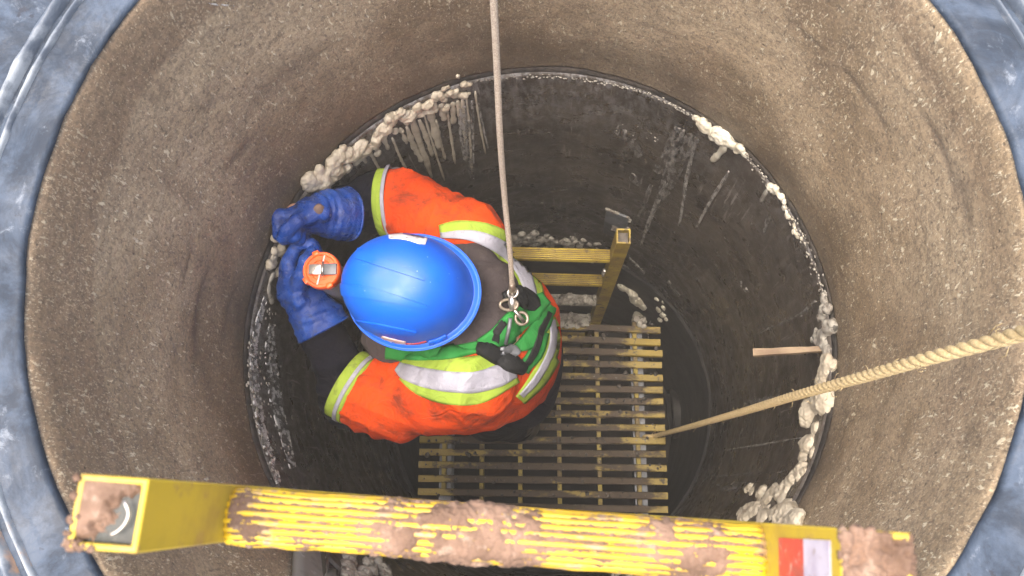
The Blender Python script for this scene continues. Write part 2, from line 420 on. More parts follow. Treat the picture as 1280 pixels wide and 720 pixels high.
def nets_from_grid(f, lo, h):
    n = np.array(f.shape)
    ins = f < 0
    acc = np.zeros(tuple(n - 1) + (3,), np.float32); cnt = np.zeros(tuple(n - 1), np.float32)
    base = np.stack(np.meshgrid(*[np.arange(k - 1) for k in n], indexing='ij'), -1).astype(np.float32)
    for a in range(3):
        b, c = [k for k in range(3) if k != a]
        for ob in (0, 1):
            for oc in (0, 1):
                s0 = [slice(0, n[k] - 1) for k in range(3)]
                s0[b] = slice(ob, n[b] - 1 + ob); s0[c] = slice(oc, n[c] - 1 + oc); s1 = list(s0)
                s1[a] = slice(1, n[a])
                u, v = f[tuple(s0)], f[tuple(s1)]; x = (u < 0) != (v < 0)
                t = np.where(x, u / np.where(x, u - v, 1), 0)
                o = np.zeros(3, np.float32); o[b] = ob; o[c] = oc
                pt = base + o; pt[..., a] += t
                acc += np.where(x[..., None], pt, 0); cnt += x
    act = cnt > 0
    idx = -np.ones(tuple(n - 1), np.int64); idx[act] = np.arange(act.sum())
    V = lo + h * (acc[act] / cnt[act][:, None])
    Q = []
    for a in range(3):
        b, c = (a + 1) % 3, (a + 2) % 3
        s0 = [slice(1, n[k] - 1) for k in range(3)]; s0[a] = slice(0, n[a] - 1); s1 = list(s0); s1[a] = slice(1, n[a])
        u, v = ins[tuple(s0)], ins[tuple(s1)]
        w_ = np.argwhere(u != v)
        if not len(w_): continue
        fl = u[u != v]
        w_ = w_ + np.array([1 if k != a else 0 for k in range(3)])
        def at(db, dc):
            q = w_.copy(); q[:, b] -= db; q[:, c] -= dc; return idx[q[:, 0], q[:, 1], q[:, 2]]
        q = np.stack([at(0, 0), at(1, 0), at(1, 1), at(0, 1)], 1)
        q[~fl] = q[~fl][:, ::-1]
        Q.append(q)
    return V, np.concatenate(Q)
def vnormals(V, Q):
    nn = np.cross(V[Q[:, 2]] - V[Q[:, 0]], V[Q[:, 3]] - V[Q[:, 1]]); N = np.zeros_like(V)
    for i in range(4): np.add.at(N, Q[:, i], nn)
    return N / np.maximum(np.linalg.norm(N, axis=1, keepdims=True), 1e-9)
def relax(V, Q, it=2, lam=.5):
    for _ in range(it):
        S = np.zeros_like(V); C = np.zeros(len(V))
        for i in range(4):
            a, b = Q[:, i], Q[:, (i + 1) % 4]
            np.add.at(S, a, V[b]); np.add.at(S, b, V[a]); np.add.at(C, a, 1); np.add.at(C, b, 1)
        V = V + lam * (S / np.maximum(C, 1)[:, None] - V)
    return V
def sdf_mesh(fn, lo, hi, h, it=2, disp=None):
    V, Q = surface_nets(fn, lo, hi, h); V = relax(V, Q, it)
    if disp is not None:
        N = vnormals(V, Q); V = V + N * np.array([disp(Vector(v)) for v in V])[:, None]
    return V, Q

def bvh_of(*pairs):
    vs = []; fs = []
    for V, Q in pairs:
        k = len(vs); vs += [tuple(v) for v in V]; fs += [tuple(int(i) + k for i in q) for q in Q]
    return BVHTree.FromPolygons(vs, fs)

def ribbon(name, cpx, wpx, bvh, mat, parent, off=.003, thick=.0025, n=44, m=7, wave=0.0, crown=0.0):
    """a strip of real thickness laid on a surface along a run of points"""
    pts = catmull(cpx, n); wid = np.interp(np.linspace(0, 1, n), np.linspace(0, 1, len(wpx)), wpx)
    top = []; bot = []; last = None
    for i in range(n):
        a = pts[max(i - 1, 0)]; b = pts[min(i + 1, n - 1)]; t = (b - a) / (np.linalg.norm(b - a) + 1e-9); q = np.array([-t[1], t[0]])
        for j in range(m):
            u = -1 + 2 * j / (m - 1); p = pts[i] + q * u * wid[i] * .5
            d = ray(*p).normalized(); h, nn, _, dist = bvh.ray_cast(CAM, d)
            if h is None or (last is not None and dist > last + .15):
                guess = CAM + d * (last or 1.7); h, nn, _, _ = bvh.find_nearest(guess)
            else: last = dist
            if nn.dot(d) > 0: nn = -nn
            e = off + wave * noise.noise(h * 60) + crown * (1 - u * u)
            top.append(h + nn * e); bot.append(h - nn * (thick - 0.0005))
    vs = top + bot; K = n * m; fs = []
    for i in range(n - 1):
        for j in range(m - 1):
            a = i * m + j; fs.append((a, a + 1, a + m + 1, a + m)); fs.append((K + a, K + a + m, K + a + m + 1, K + a + 1))
        for j in (0, m - 1):
            a = i * m + j; fs.append((a, a + m, K + a + m, K + a) if j == 0 else (a, K + a, K + a + m, a + m))
    for i in (0, n - 1):
        for j in range(m - 1):
            a = i * m + j; fs.append((a, a + 1, K + a + 1, K + a))
    g = Geo(); g.add(vs, fs)
    return g.build(name, mat, parent)
#@@SHAFT
# ------------------------------------------------------------------ the shaft
R0, R1, R2 = .600, .590, .583
ZJ, ZS, ZB = -.7155, -2.14, -3.30            # first joint, second joint, bottom

def ring_wall(name, label, r, ztop, zbot, thick, mat, nth, nz, amp, gouges=(), damp=None, wash=None, cx=0, cy=0, flare=0):
    vs = []; fs = []; A = {'gouge': [], 'damp': [], 'wash': []}
    for i in range(nz + 1):
        z = ztop + (zbot - ztop) * i / nz
        for k in range(nth):
            th = 2 * math.pi * k / nth; c, s = math.cos(th), math.sin(th)
            p = Vector((c * r, s * r, z))
            d = amp * (noise.noise(p * 7) + .5 * noise.noise(p * 19) + .35 * noise.noise(p * 47))
            g = 0
            for (t0, z0, L, W, dep, sl_) in gouges:
                dt = (th - t0 + math.pi) % (2 * math.pi) - math.pi
                if abs(dt * r) < L * 1.3 and abs(z - z0) < .2:
                    u = dt * r / L; v = (z - z0 - sl_ * dt * r + .01 * noise.noise(p * 12)) / (W * (1 + .8 * noise.noise(p * 31)))
                    e = math.exp(-v * v) * max(0, 1 - u * u); g = max(g, e * dep)
            A['gouge'].append(min(1, g * .8)); A['damp'].append(damp(th, z, p) if damp else 0); A['wash'].append(wash(th, z, p) if wash else 0)
            # the mouth of the ring is slightly chipped and rounded
            rr = r - d + .003 * g + flare * math.exp((z - ztop) / .012 if z < ztop else 0)
            vs.append((cx + c * rr, cy + s * rr, z))
    for i in range(nz):
        for k in range(nth):
            l = (k + 1) % nth; fs.append((i * nth + k, i * nth + l, (i + 1) * nth + l, (i + 1) * nth + k))
    K = len(vs)                                # outer skin so the ring has its real thickness
    m = 96
    for z in (ztop, zbot):
        for k in range(m):
            th = 2 * math.pi * k / m; vs.append((cx + math.cos(th) * (r + thick), cy + math.sin(th) * (r + thick), z))
    for k in range(m): l = (k + 1) % m; fs.append((K + k, K + m + k, K + m + l, K + l))
    step = nth // m
    for k in range(m):
        l = (k + 1) % m
        ins = [(k * step + q) % nth for q in range(step + 1)]
        fs.append(tuple([K + k] + [] + [K + l] + ins[::-1]))
        b0 = nz * nth; fs.append(tuple([K + m + l, K + m + k] + [b0 + q for q in ins]))
    for key in A: A[key] += [0] * (2 * m)
    o = mesh_obj(name, vs, fs, mat)
    for key, vals in A.items():
        at = o.data.attributes.new(key, 'FLOAT', 'POINT'); at.data.foreach_set('value', vals)
    return tag(o, label, 'concrete ring')

def thz(px, py, r):
    p = wall(px, py, r); return math.atan2(p.y, p.x), p.z

def G(px, py, L, W, dep, r=R0, sl_=0.0):
    t, z = thz(px, py, r); return (t, z, L, W, dep, sl_)
top_g = [G(1178, 190, .10, .010, .75), G(1205, 250, .07, .014, .6), G(1080, 120, .09, .008, .6, R0, .1), G(1010, 45, .05, .008, .6), G(262, 130, .03, .012, .45, R0, .5),
         G(300, 190, .05, .010, .65, R0, .3), G(248, 395, .12, .014, .8, R0, .15), G(236, 330, .06, .008, .5), G(222, 445, .03, .01, .5), G(285, 395, .08, .012, .5, R0, .2),
         G(170, 650, .03, .02, .4), G(1150, 80, .05, .012, .35), G(410, 60, .05, .006, .4), G(830, 40, .06, .006, .4), G(1205, 545, .03, .018, .45), G(340, 110, .12, .02, .45)]
def damp_f(th, z, p):
    left = max(0, math.cos(th - math.radians(158))) ** .5
    edge = -.165 + .05 * math.cos(th * 2 + 1) + .012 * noise.noise(p * 9)
    e = left * max(0, min(1, (z - edge) / .012 + .5))
    right = max(0, math.cos(th - math.radians(28))) ** 6
    e2 = .75 * right * max(0, 1 - abs(z + .07 + .03 * noise.noise(p * 5)) / .05)
    return min(1, max(e * .8, e2))
def damp_shade_f(th, z, p):
    # damp by the joint with the shade of depth painted in, in uneven tongues
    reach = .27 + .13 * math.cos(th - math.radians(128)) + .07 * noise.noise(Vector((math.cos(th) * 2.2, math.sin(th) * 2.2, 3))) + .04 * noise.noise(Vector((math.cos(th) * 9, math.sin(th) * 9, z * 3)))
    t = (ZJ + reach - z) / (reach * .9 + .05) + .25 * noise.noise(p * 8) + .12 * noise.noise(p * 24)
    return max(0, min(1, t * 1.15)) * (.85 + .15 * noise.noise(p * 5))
ring_top = ring_wall('concrete_ring', 'rough brown concrete shaft ring directly under the blue grey rim', R0, -.004, ZJ + .006, .10, M_CONC, 768, 110, .0024, top_g, damp_f, damp_shade_f, flare=.006)
dark_g = [G(918, 295, .02, .008, .5, R1, 6), G(850, 330, .12, .02, .5, R1), G(905, 430, .16, .012, .7, R1), G(880, 500, .12, .014, .6, R1), G(935, 340, .10, .01, .5, R1), G(700, 200, .2, .02, .35, R1)]
def wash_f(th, z, p):
    e = math.exp((z - ZJ) / .16) * (.55 + .9 * noise.noise(p * 4))
    a = max(0, math.cos(th - math.radians(62))) ** 5
    b = max(0, math.cos(th - math.radians(185))) ** 10
    c = max(0, math.cos(th - math.radians(110))) ** 8
    return max(0, min(1, e * (.15 + .75 * a + .6 * b + .7 * c)))
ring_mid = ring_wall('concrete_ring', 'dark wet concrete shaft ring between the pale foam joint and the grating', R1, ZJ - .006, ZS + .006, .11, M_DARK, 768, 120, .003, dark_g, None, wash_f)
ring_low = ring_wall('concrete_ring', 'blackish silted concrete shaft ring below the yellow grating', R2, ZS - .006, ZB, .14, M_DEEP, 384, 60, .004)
g = Geo(); g.lathe([(0, 0), (.3, 0), (.74, 0), (.74, -.1), (0, -.1)], (0, 0, ZB + .02), 64)
o = g.build('silty_water', M_WATER, None, False); o['kind'] = 'structure'

# the mouth of a side pipe, right of the grating
def side_pipe():
    c = wall(846, 517, R2 - .002); nr = Vector((c.x, c.y, 0)).normalized()
    t = thing('side_pipe', 'black mouth of a side pipe low on the right wall beside the grating', 'pipe', c)
    g = Geo(); g.lathe([(.115, .05), (.115, -.028), (.112, -.031), (.103, -.031), (.100, -.028), (.100, .05)], c, 48, nr); g.build('pipe_wall', M_DEEP, t)
    g = Geo(); g.lathe([(.1003, .0), (.0, .0)], c - nr * .012, 48, nr); g.build('shade_disc', M_PITCH, t)  # black disc painted as the shade inside the pipe
# joint packing: dark gasket that fills the gap of the first joint
g = Geo(); g.lathe([(R0 + .012, ZJ + .0059), (R1 + .03, ZJ + .0059), (R1 + .03, ZJ - .0059), (R1 + .004, ZJ - .0059)], (0, 0, 0), 192, closed=True)
g.build('joint_gasket', M_MUDD, ring_mid)
g = Geo(); g.lathe([(R1 + .02, ZS + .0059), (R2 + .09, ZS + .0059), (R2 + .09, ZS - .0059), (R1 + .02, ZS - .0059)], (0, 0, 0), 128, closed=True)
g.build('joint_gasket', M_MUDD, ring_low)

side_pipe()
# ------------------------------------------------------------------ rim and ground
def rim():
    t = thing('manhole_rim', 'scuffed blue grey ring lying round the mouth of the shaft', 'rim', (0, 0, 0))
    prof = [(R0 + .016, -.0036), (R0 + .008, -.0030), (R0 + .0045, .0000), (R0 + .010, .0060), (.642, .010), (.650, .0085), (.655, .010), (.80, .008), (.90, .002), (.905, -.03), (.90, -.06), (R0 + .11, -.06), (R0 + .11, -.031)]
    n = 360; vs = []; fs = []; m = len(prof)
    fine = []
    for i in range(m - 1):
        k = 10 if i in (3, 6) else 1
        for j in range(k): fine.append(tuple(np.array(prof[i]) + (np.array(prof[i + 1]) - np.array(prof[i])) * j / k))
    fine.append(prof[-1]); m = len(fine)
    for r, z in fine:
        for k in range(n):
            a = 2 * math.pi * k / n; p = Vector((r * math.cos(a), r * math.sin(a), z))
            d = .0022 * noise.noise(p * 22) + .0016 * noise.noise(p * 55)
            rr = r + (.003 * noise.noise(p * 14) if r < .615 else 0)
            vs.append((rr * math.cos(a), rr * math.sin(a), z + d))
    for i in range(m - 1):
        for k in range(n): l = (k + 1) % n; fs.append((i * n + k, i * n + l, (i + 1) * n + l, (i + 1) * n + k))
    gg = Geo(); gg.add(vs, fs); gg.build('flange', M_RIM, t)
    for (ra, rb, h) in ((.660, .6685, .009), (.676, .692, .016)):
        vs = []; fs = []; m = 9
        for i in range(m):
            u = i / (m - 1)
            for k in range(n):
                a = 2 * math.pi * k / n; p = Vector((math.cos(a), math.sin(a), 0))
                r = ra + (rb - ra) * u + .0018 * noise.noise(p * 9); hh = h * math.sin(math.pi * u) ** .6 * (1 + .28 * noise.noise(p * 26 + Vector((0, 0, u * 2)))) if 0 < u < 1 else 0
                vs.append((r * math.cos(a), r * math.sin(a), .0085 + hh if 0 < u < 1 else .004))
        for i in range(m - 1):
            for k in range(n): l = (k + 1) % n; fs.append((i * n + k, i * n + l, (i + 1) * n + l, (i + 1) * n + k))
        gg = Geo(); gg.add(vs, fs); gg.build('ridge', M_RIDGE, t)
rim()
vs = []; fs = []; n = 128; rad = [.903, 1.0, 1.3, 1.8, 2.6, 4, 7, 14, 40, 150]
for i, r in enumerate(rad):
    for k in range(n):
        a = 2 * math.pi * k / n; p = Vector((r * math.cos(a), r * math.sin(a), 0))
        vs.append((p.x, p.y, -.03 + (.05 * noise.noise(p * 1.3) + .02 * noise.noise(p * 5)) * min(1, (r - .9) * 1.5)))
for i in range(len(rad) - 1):
    for k in range(n): l = (k + 1) % n; fs.append((i * n + k, i * n + l, (i + 1) * n + l, (i + 1) * n + k))
o = mesh_obj('ground', vs, fs, M_GROUND); o['kind'] = 'structure'

# ------------------------------------------------------------------ foam and runs on the walls
npv = lambda v: np.array((v[0], v[1], v[2]))
FG = 'expanding foam beads along the shaft joints'
class Foam:
    def __init__(s): s.b = []
    def build(s, name, mat, parent, h=.0026, k=.62, amp=.0017):
        c = np.array([b[0] for b in s.b]); r = np.array([b[1] for b in s.b]); pad = r.max() + 4 * h
        lo = c.min(0) - pad; n = np.ceil((c.max(0) + pad - lo) / h).astype(int) + 1
        f = np.full(n, 1.0, np.float32)
        for i in range(len(c)):
            a = np.maximum(0, np.floor((c[i] - r[i] * 1.5 - 4 * h - lo) / h).astype(int)); b = np.minimum(n, np.ceil((c[i] + r[i] * 1.5 + 4 * h - lo) / h).astype(int) + 1)
            q = [lo[j] + h * np.arange(a[j], b[j]) - c[i][j] for j in range(3)]
            nz = s.b[i][2]; dn = q[0][:, None, None] * nz[0] + q[1][None, :, None] * nz[1] + q[2][None, None, :] * nz[2]
            d2 = q[0][:, None, None] ** 2 + q[1][None, :, None] ** 2 + (q[2][None, None, :] * s.b[i][3]) ** 2 + 1.1 * dn * dn
            d = np.sqrt(d2) - r[i]
            w_ = tuple(slice(a[j], b[j]) for j in range(3)); f[w_] = smin(f[w_], d, k * r[i] * .5)
        V, Q = nets_from_grid(f, lo, h); V = relax(V, Q, 1, .5); N = vnormals(V, Q)
        V = V + N * np.array([amp * 2.2 * noise.noise(Vector(v) * 70) + amp * 1.3 * noise.noise(Vector(v) * 190) for v in V])[:, None]
        o = mesh_obj(name, V, Q, mat, parent); o['kind'] = 'stuff'; return o
def lumps(g, path, r0, r1, n, jit, R=R1, sink=.4, flat=.8, seed=0, sub=2, spread=1.0):
    rnd = random.Random(seed); pts = catmull(path, max(n, 2))
    for i, p in enumerate(pts):
        u = i / max(1, len(pts) - 1); rp = (r0 + (r1 - r0) * u) * rnd.uniform(.65, 1.3)
        q = p + np.array([rnd.gauss(0, jit), rnd.gauss(0, jit)])
        h = wall(q[0], q[1], R); D = CAM.z - h.z; r = rp * D / F
        nrm = Vector((-h.x, -h.y, 0)).normalized()
        if isinstance(g, Foam): g.b.append((npv(h + nrm * r * rnd.uniform(sink - .45, sink + .1)), r * 1.08, npv(nrm), rnd.uniform(.62, 1.15)))
        else: g.blob(h + nrm * r * sink, r, nrm, flat, seed * 50 + i, .16, sub)
    return g
def run(g, path, wpx, R=R1, n=14, seed=0, flat=.45, lump=.3):
    pts = catmull(path, n); c = []; rr = []
    for i, p in enumerate(pts):
        h = wall(p[0], p[1], R - .002); D = CAM.z - h.z
        c.append(h); rr.append(max(.0008, wpx * .5 * D / F * (1 + lump * noise.noise(h * 60 + Vector((seed, 0, 0))) * 2) * (1 if 0 < i < n - 1 else .5)))
    nrm = Vector((-c[0].x, -c[0].y, 0)).normalized()
    k0 = len(g.v); g.tube(c, rr, 8)
    for i in range(k0, len(g.v)):              # press the run flat against the wall
        v = Vector(g.v[i]); rad = math.hypot(v.x, v.y); d = (R - .001) - rad
        s = (R - .001 - d * flat) / rad; g.v[i] = (v.x * s, v.y * s, v.z)
    return g
def stuffpart(o): o['kind'] = 'stuff'; return o

A_ = thing('foam_bead', 'long lumpy cream foam bead with thick drips above the raised blue glove', 'foam', wall(490, 150, R1), FG)
g = Foam()
lumps(g, [(384, 236), (405, 214), (430, 194)], 12, 10, 9, 3, seed=1)
lumps(g, [(398, 228), (425, 204), (450, 190)], 10, 8, 12, 5, seed=2)
lumps(g, [(420, 197), (455, 180), (478, 158), (505, 141)], 8, 6, 26, 4, seed=3)
lumps(g, [(442, 200), (462, 186), (484, 168), (510, 150)], 6, 5, 18, 4, seed=4)
lumps(g, [(500, 145), (528, 132), (545, 122), (560, 116), (590, 104)], 7, 4, 22, 4, seed=5)
lumps(g, [(520, 138), (545, 128), (566, 124), (588, 116)], 6, 4, 12, 4, seed=6)
g.build('foam', M_FOAM, A_)
for i, (pth, wd) in enumerate([([(512, 138), (520, 165), (538, 214)], 9), ([(536, 136), (543, 160), (550, 188)], 11), ([(459, 184), (468, 200), (477, 217)], 5), ([(466, 178), (473, 190)], 6),
    ([(508, 158), (517, 182), (529, 203)], 8), ([(566, 128), (567, 155)], 9), ([(551, 130), (556, 151)], 9), ([(480, 174), (486, 187)], 6), ([(545, 150), (551, 178), (557, 200)], 4), ([(524, 150), (533, 172), (541, 196)], 7), ([(572, 126), (576, 150)], 7), ([(516, 150), (526, 185), (540, 222)], 6), ([(530, 142), (541, 180), (556, 226)], 3), ([(583, 122), (587, 165), (590, 218)], 4), ([(594, 114), (599, 150), (607, 192)], 3), ([(558, 130), (563, 165), (569, 205)], 4), ([(450, 190), (458, 204)], 5), ([(490, 172), (500, 196), (508, 212)], 4), ([(578, 124), (580, 150), (583, 182)], 6), ([(500, 160), (509, 180)], 6)]):
    run(Geo(), pth, wd, seed=i).build('drip', M_FOAM, A_)

B_ = thing('foam_bead', 'small popcorn cluster of cream foam between the two blue gloves', 'foam', wall(352, 320, R1), FG)
g = Foam(); lumps(g, [(352, 300), (338, 316), (338, 334), (350, 336), (360, 322), (352, 312)], 8, 7, 16, 4, seed=11); lumps(g, [(358, 306), (372, 306)], 7, 6, 4, 3, seed=12)
g.build('foam', M_FOAM, B_)
run(Geo(), [(344, 340), (338, 352), (337, 366), (342, 378)], 10, seed=5).build('drip', M_FOAMD, B_)

Cc = thing('mortar_smear', 'chalky grey mortar smear on the left joint below the lower glove', 'mortar', wall(318, 480, R1))
bw = None
def wall_bvh(R, z0, z1, n=200):
    v = []; f = []
    for z in (z0, z1):
        for k in range(n): a = 2 * math.pi * k / n; v.append((R * math.cos(a), R * math.sin(a), z))
    for k in range(n): l = (k + 1) % n; f.append((k, l, n + l, n + k))
    return BVHTree.FromPolygons(v, f)
BW = wall_bvh(R1 - .003, .1, ZS)
ribbon('smear', [(333, 368), (322, 405), (317, 440), (319, 485), (328, 540), (340, 575), (348, 604)], [5, 7, 9, 11, 9, 8, 5], BW, M_SMEAR, Cc, .002, .001, 60, 9)
ribbon('smear', [(340, 405), (338, 440), (345, 500), (356, 545), (366, 585)], [8, 14, 16, 12, 8], BW, M_SMEAR, Cc, .001, .001, 60, 9)
g = Geo(); rnd = random.Random(3)
lumps(g, [(328, 385), (316, 420), (312, 460), (316, 500), (325, 545), (343, 592)], 2.5, 2.5, 60, 2.2, flat=.5, seed=21, sub=1)
lumps(g, [(335, 385), (328, 430), (330, 480), (340, 540), (352, 590)], 2, 2, 60, 8, flat=.4, seed=22, sub=1)
stuffpart(g.build('mortar_crumbs', M_FOAMD, Cc))

D_ = thing('foam_bead', 'bright cream foam bead at the upper right of the dark ring', 'foam', wall(900, 165, R1), FG)
g = Foam(); lumps(g, [(868, 146), (882, 158), (895, 168)], 7, 8, 8, 2, sink=.02, seed=31); lumps(g, [(896, 170), (912, 180), (930, 192)], 9, 5, 9, 2, sink=.02, seed=32); g.build('foam', M_FOAMW, D_)
run(Geo(), [(907, 182), (898, 193), (889, 202)], 9, seed=8).build('drip', M_FOAMW, D_)
E_ = thing('foam_bead', 'tiny crumbly foam bead right of the bright upper right one', 'foam', wall(970, 240, R1), FG)
g = Foam(); lumps(g, [(964, 233), (972, 243), (978, 253)], 6, 5, 7, 1.5, sink=.02, seed=41); lumps(g, [(978, 256), (990, 278), (1000, 300)], 3, 3, 16, 3, seed=42); g.build('foam', M_FOAMW, E_)
run(Geo(), [(959, 238), (950, 253)], 6, seed=9).build('drip', M_FOAMD, E_)
F_ = thing('foam_bead', 'cream foam column on the right joint beneath the straw coloured rope', 'foam', wall(1020, 515, R1), FG)
g = Foam()
lumps(g, [(1034, 448), (1030, 462), (1027, 480)], 8, 10, 10, 3, sink=.02, seed=51)
lumps(g, [(1024, 498), (1020, 514), (1014, 535)], 15, 12, 9, 4, sink=.02, seed=52)
lumps(g, [(1010, 558), (1007, 572), (1000, 588)], 11, 8, 9, 4, sink=.02, seed=53)
lumps(g, [(998, 592), (988, 606), (976, 618)], 7, 7, 10, 3, sink=.02, seed=54)
lumps(g, [(982, 614), (960, 616), (935, 613)], 9, 5, 16, 4, sink=.02, seed=55)
lumps(g, [(988, 638), (965, 640), (940, 640), (922, 640)], 11, 7, 20, 5, sink=.02, seed=56); lumps(g, [(975, 625), (950, 628)], 8, 7, 8, 5, sink=.02, seed=57)
lumps(g, [(996, 640), (985, 655), (975, 668)], 10, 9, 10, 4, sink=.02, seed=58)
g.build('foam', M_FOAM, F_)
H_ = thing('foam_bead', 'cracked whitish foam bead on the right joint touching the wooden splinter', 'foam', wall(1030, 410, R1), FG)
g = Foam(); lumps(g, [(1032, 372), (1031, 388), (1026, 397)], 5, 8, 10, 2.5, sink=.02, seed=61); lumps(g, [(1034, 400), (1033, 416), (1026, 424), (1036, 438)], 7, 8, 14, 3, sink=.02, seed=62); lumps(g, [(1026, 412), (1018, 424)], 5, 4, 6, 3, sink=.02, seed=63)
g.build('foam', M_FOAMD, H_)
G_ = thing('foam_bead', 'popcorn foam clump on the wall seen just below the ladder rung', 'foam', wall(458, 705, R1), FG)
g = Foam(); lumps(g, [(438, 694), (436, 712), (448, 728), (470, 712), (486, 722), (460, 706)], 8, 8, 26, 5, seed=71); g.build('foam', M_FOAMD, G_)
K_ = thing('foam_bead', 'row of foam lumps on the wall peeping below the right half of the ladder rung', 'foam', wall(815, 716, R1), FG)
g = Foam(); lumps(g, [(775, 718), (800, 714), (815, 716), (840, 712), (862, 716)], 6, 6, 22, 4, seed=81); lumps(g, [(780, 726), (860, 724)], 6, 6, 10, 3, seed=82); g.build('foam', M_FOAMD, K_)
L_ = thing('foam_bead', 'grimy foam band along the lower joint behind the ladder', 'foam', P(690, 300, 3.1), FG)
g = Foam(); lumps(g, [(640, 300), (665, 298), (700, 300), (725, 305), (748, 312)], 5, 3, 46, 3.5, R=R2, seed=91); lumps(g, [(655, 306), (700, 309), (740, 316)], 4, 3, 30, 4, R=R2, seed=92); g.build('foam', M_FOAMD, L_)
N_ = thing('foam_bead', 'white foam lumps where the ladder foot meets the lower joint', 'foam', P(800, 385, 3.2), FG)
g = Foam(); lumps(g, [(781, 358), (792, 368), (800, 380)], 5, 8, 7, 2, R=R2, seed=93); lumps(g, [(800, 395), (802, 404)], 9, 9, 5, 2, R=R2, seed=94); lumps(g, [(832, 374), (826, 386), (829, 400)], 3, 4, 9, 3, R=R2, seed=95)
g.build('foam', M_FOAMW, N_)
# thin crumbs along the rest of the joint
T_ = thing('mortar_smear', 'thin crumbly whitish line along the top joint behind the hanging line', 'mortar', wall(730, 100, R1))
g = Geo(); lumps(g, [(596, 101), (640, 97), (690, 96), (740, 101), (790, 111), (830, 126), (864, 143)], 1.6, 2.2, 130, 1.4, flat=.5, seed=96, sub=1)
lumps(g, [(932, 194), (950, 214), (962, 232)], 2, 2, 26, 2.2, flat=.5, seed=97, sub=1); lumps(g, [(986, 265), (1005, 300), (1020, 340), (1032, 372)], 2.2, 1.8, 50, 3.0, flat=.5, seed=98, sub=1)
lumps(g, [(770, 160), (800, 165), (830, 180)], 1.4, 1.4, 12, 5, flat=.4, seed=99, sub=1)
stuffpart(g.build('mortar_crumbs', M_FOAMD, T_))

for i, (pth, wd, mt) in enumerate([
    ([(912, 214), (890, 248), (870, 285)], 5, M_STREAK), ([(833, 228), (815, 268), (801, 306)], 6, M_STREAK), ([(868, 182), (858, 225), (856, 240), (849, 282)], 5, M_STREAK),
    ([(814, 231), (806, 252), (797, 274)], 7, M_STREAKF), ([(868, 170), (845, 205), (826, 250)], 26, M_STREAKF), ([(850, 160), (838, 190), (820, 215)], 20, M_STREAKF), ([(770, 160), (790, 178), (800, 196)], 14, M_STREAKF), ([(797, 222), (790, 228)], 20, M_STREAKF),
    ([(590, 126), (591, 165), (592, 204)], 4, M_STREAK), ([(597, 124), (603, 155), (610, 185)], 3, M_STREAK), ([(578, 132), (579, 165), (582, 200)], 12, M_STREAK), ([(585, 150), (586, 190), (590, 225)], 10, M_STREAKF),
    ([(905, 563), (950, 556), (1002, 547)], 2.2, M_STREAK), ([(880, 597), (940, 592), (985, 590)], 2.2, M_STREAKF), ([(895, 606), (950, 603)], 2, M_STREAKF), ([(900, 612), (926, 608)], 6, M_STREAKF),
    ([(940, 420), (985, 400), (1012, 386)], 3, M_STREAKF), ([(962, 268), (955, 290)], 5, M_STREAKF), ([(1000, 395), (1020, 376)], 5, M_STREAK), ([(930, 505), (1000, 490)], 5, M_STREAKF), ([(925, 352), (935, 366)], 5, M_STREAKF),
    ([(786, 322), (798, 334), (806, 342)], 3, M_STREAK), ([(832, 348), (850, 370)], 4, M_STREAKF)]):
    ribbon('grout_run', pth, [wd * .7, wd, wd * .8, wd * .5], BW, mt, ring_mid, .0015, .001, 30, 4)
ribbon('mortar_patch', [(398, 662), (396, 735)], [58, 60], BW, worn('pale_grey_mortar', (.20, .19, .17), (.15, .14, .125), 14, rough=.85, c3=(.28, .27, .25), s3=30), ring_mid, .010, .004, 20, 7)
ribbon('scratch', [(257, 4), (292, 7)], [2.2, 1.2], wall_bvh(R0 - .002, .0, ZJ), M_SMEAR, ring_top, .002, .001, 12, 3)

# ------------------------------------------------------------------ wooden splinter wedged in the joint
def splinter():
    a = P(942, 441, 1.80); b = wall(1036, 436, R1 + .01)
    a = CAM + (a - CAM) * 1.0
    d = (b - a).normalized(); s = d.cross(Z).normalized(); u = s.cross(d)
    vs = []; fs = []
    for i in range(9):
        t = i / 8; c = a + (b - a) * t; wd = (.0085 - .003 * t) * (1 + .2 * noise.noise(c * 40)); h = .006
        for (p, q) in ((-1, -1), (1, -1), (.8, 1), (-1, .7)): vs.append(c + s * (p * wd) + u * (q * h + .002 * noise.noise(c * 90 + Vector((p, q, 0)))))
    for i in range(8):
        for k in range(4): l = (k + 1) % 4; fs.append((i * 4 + k, i * 4 + l, i * 4 + 4 + l, i * 4 + 4 + k))
    fs += [(3, 2, 1, 0), (32, 33, 34, 35)]
    g = Geo().add(vs, fs); tag(flat_by_angle(g.build('wood_splinter', M_WOOD)), 'reddish split wooden stick poking out of the right joint', 'stick')
splinter()
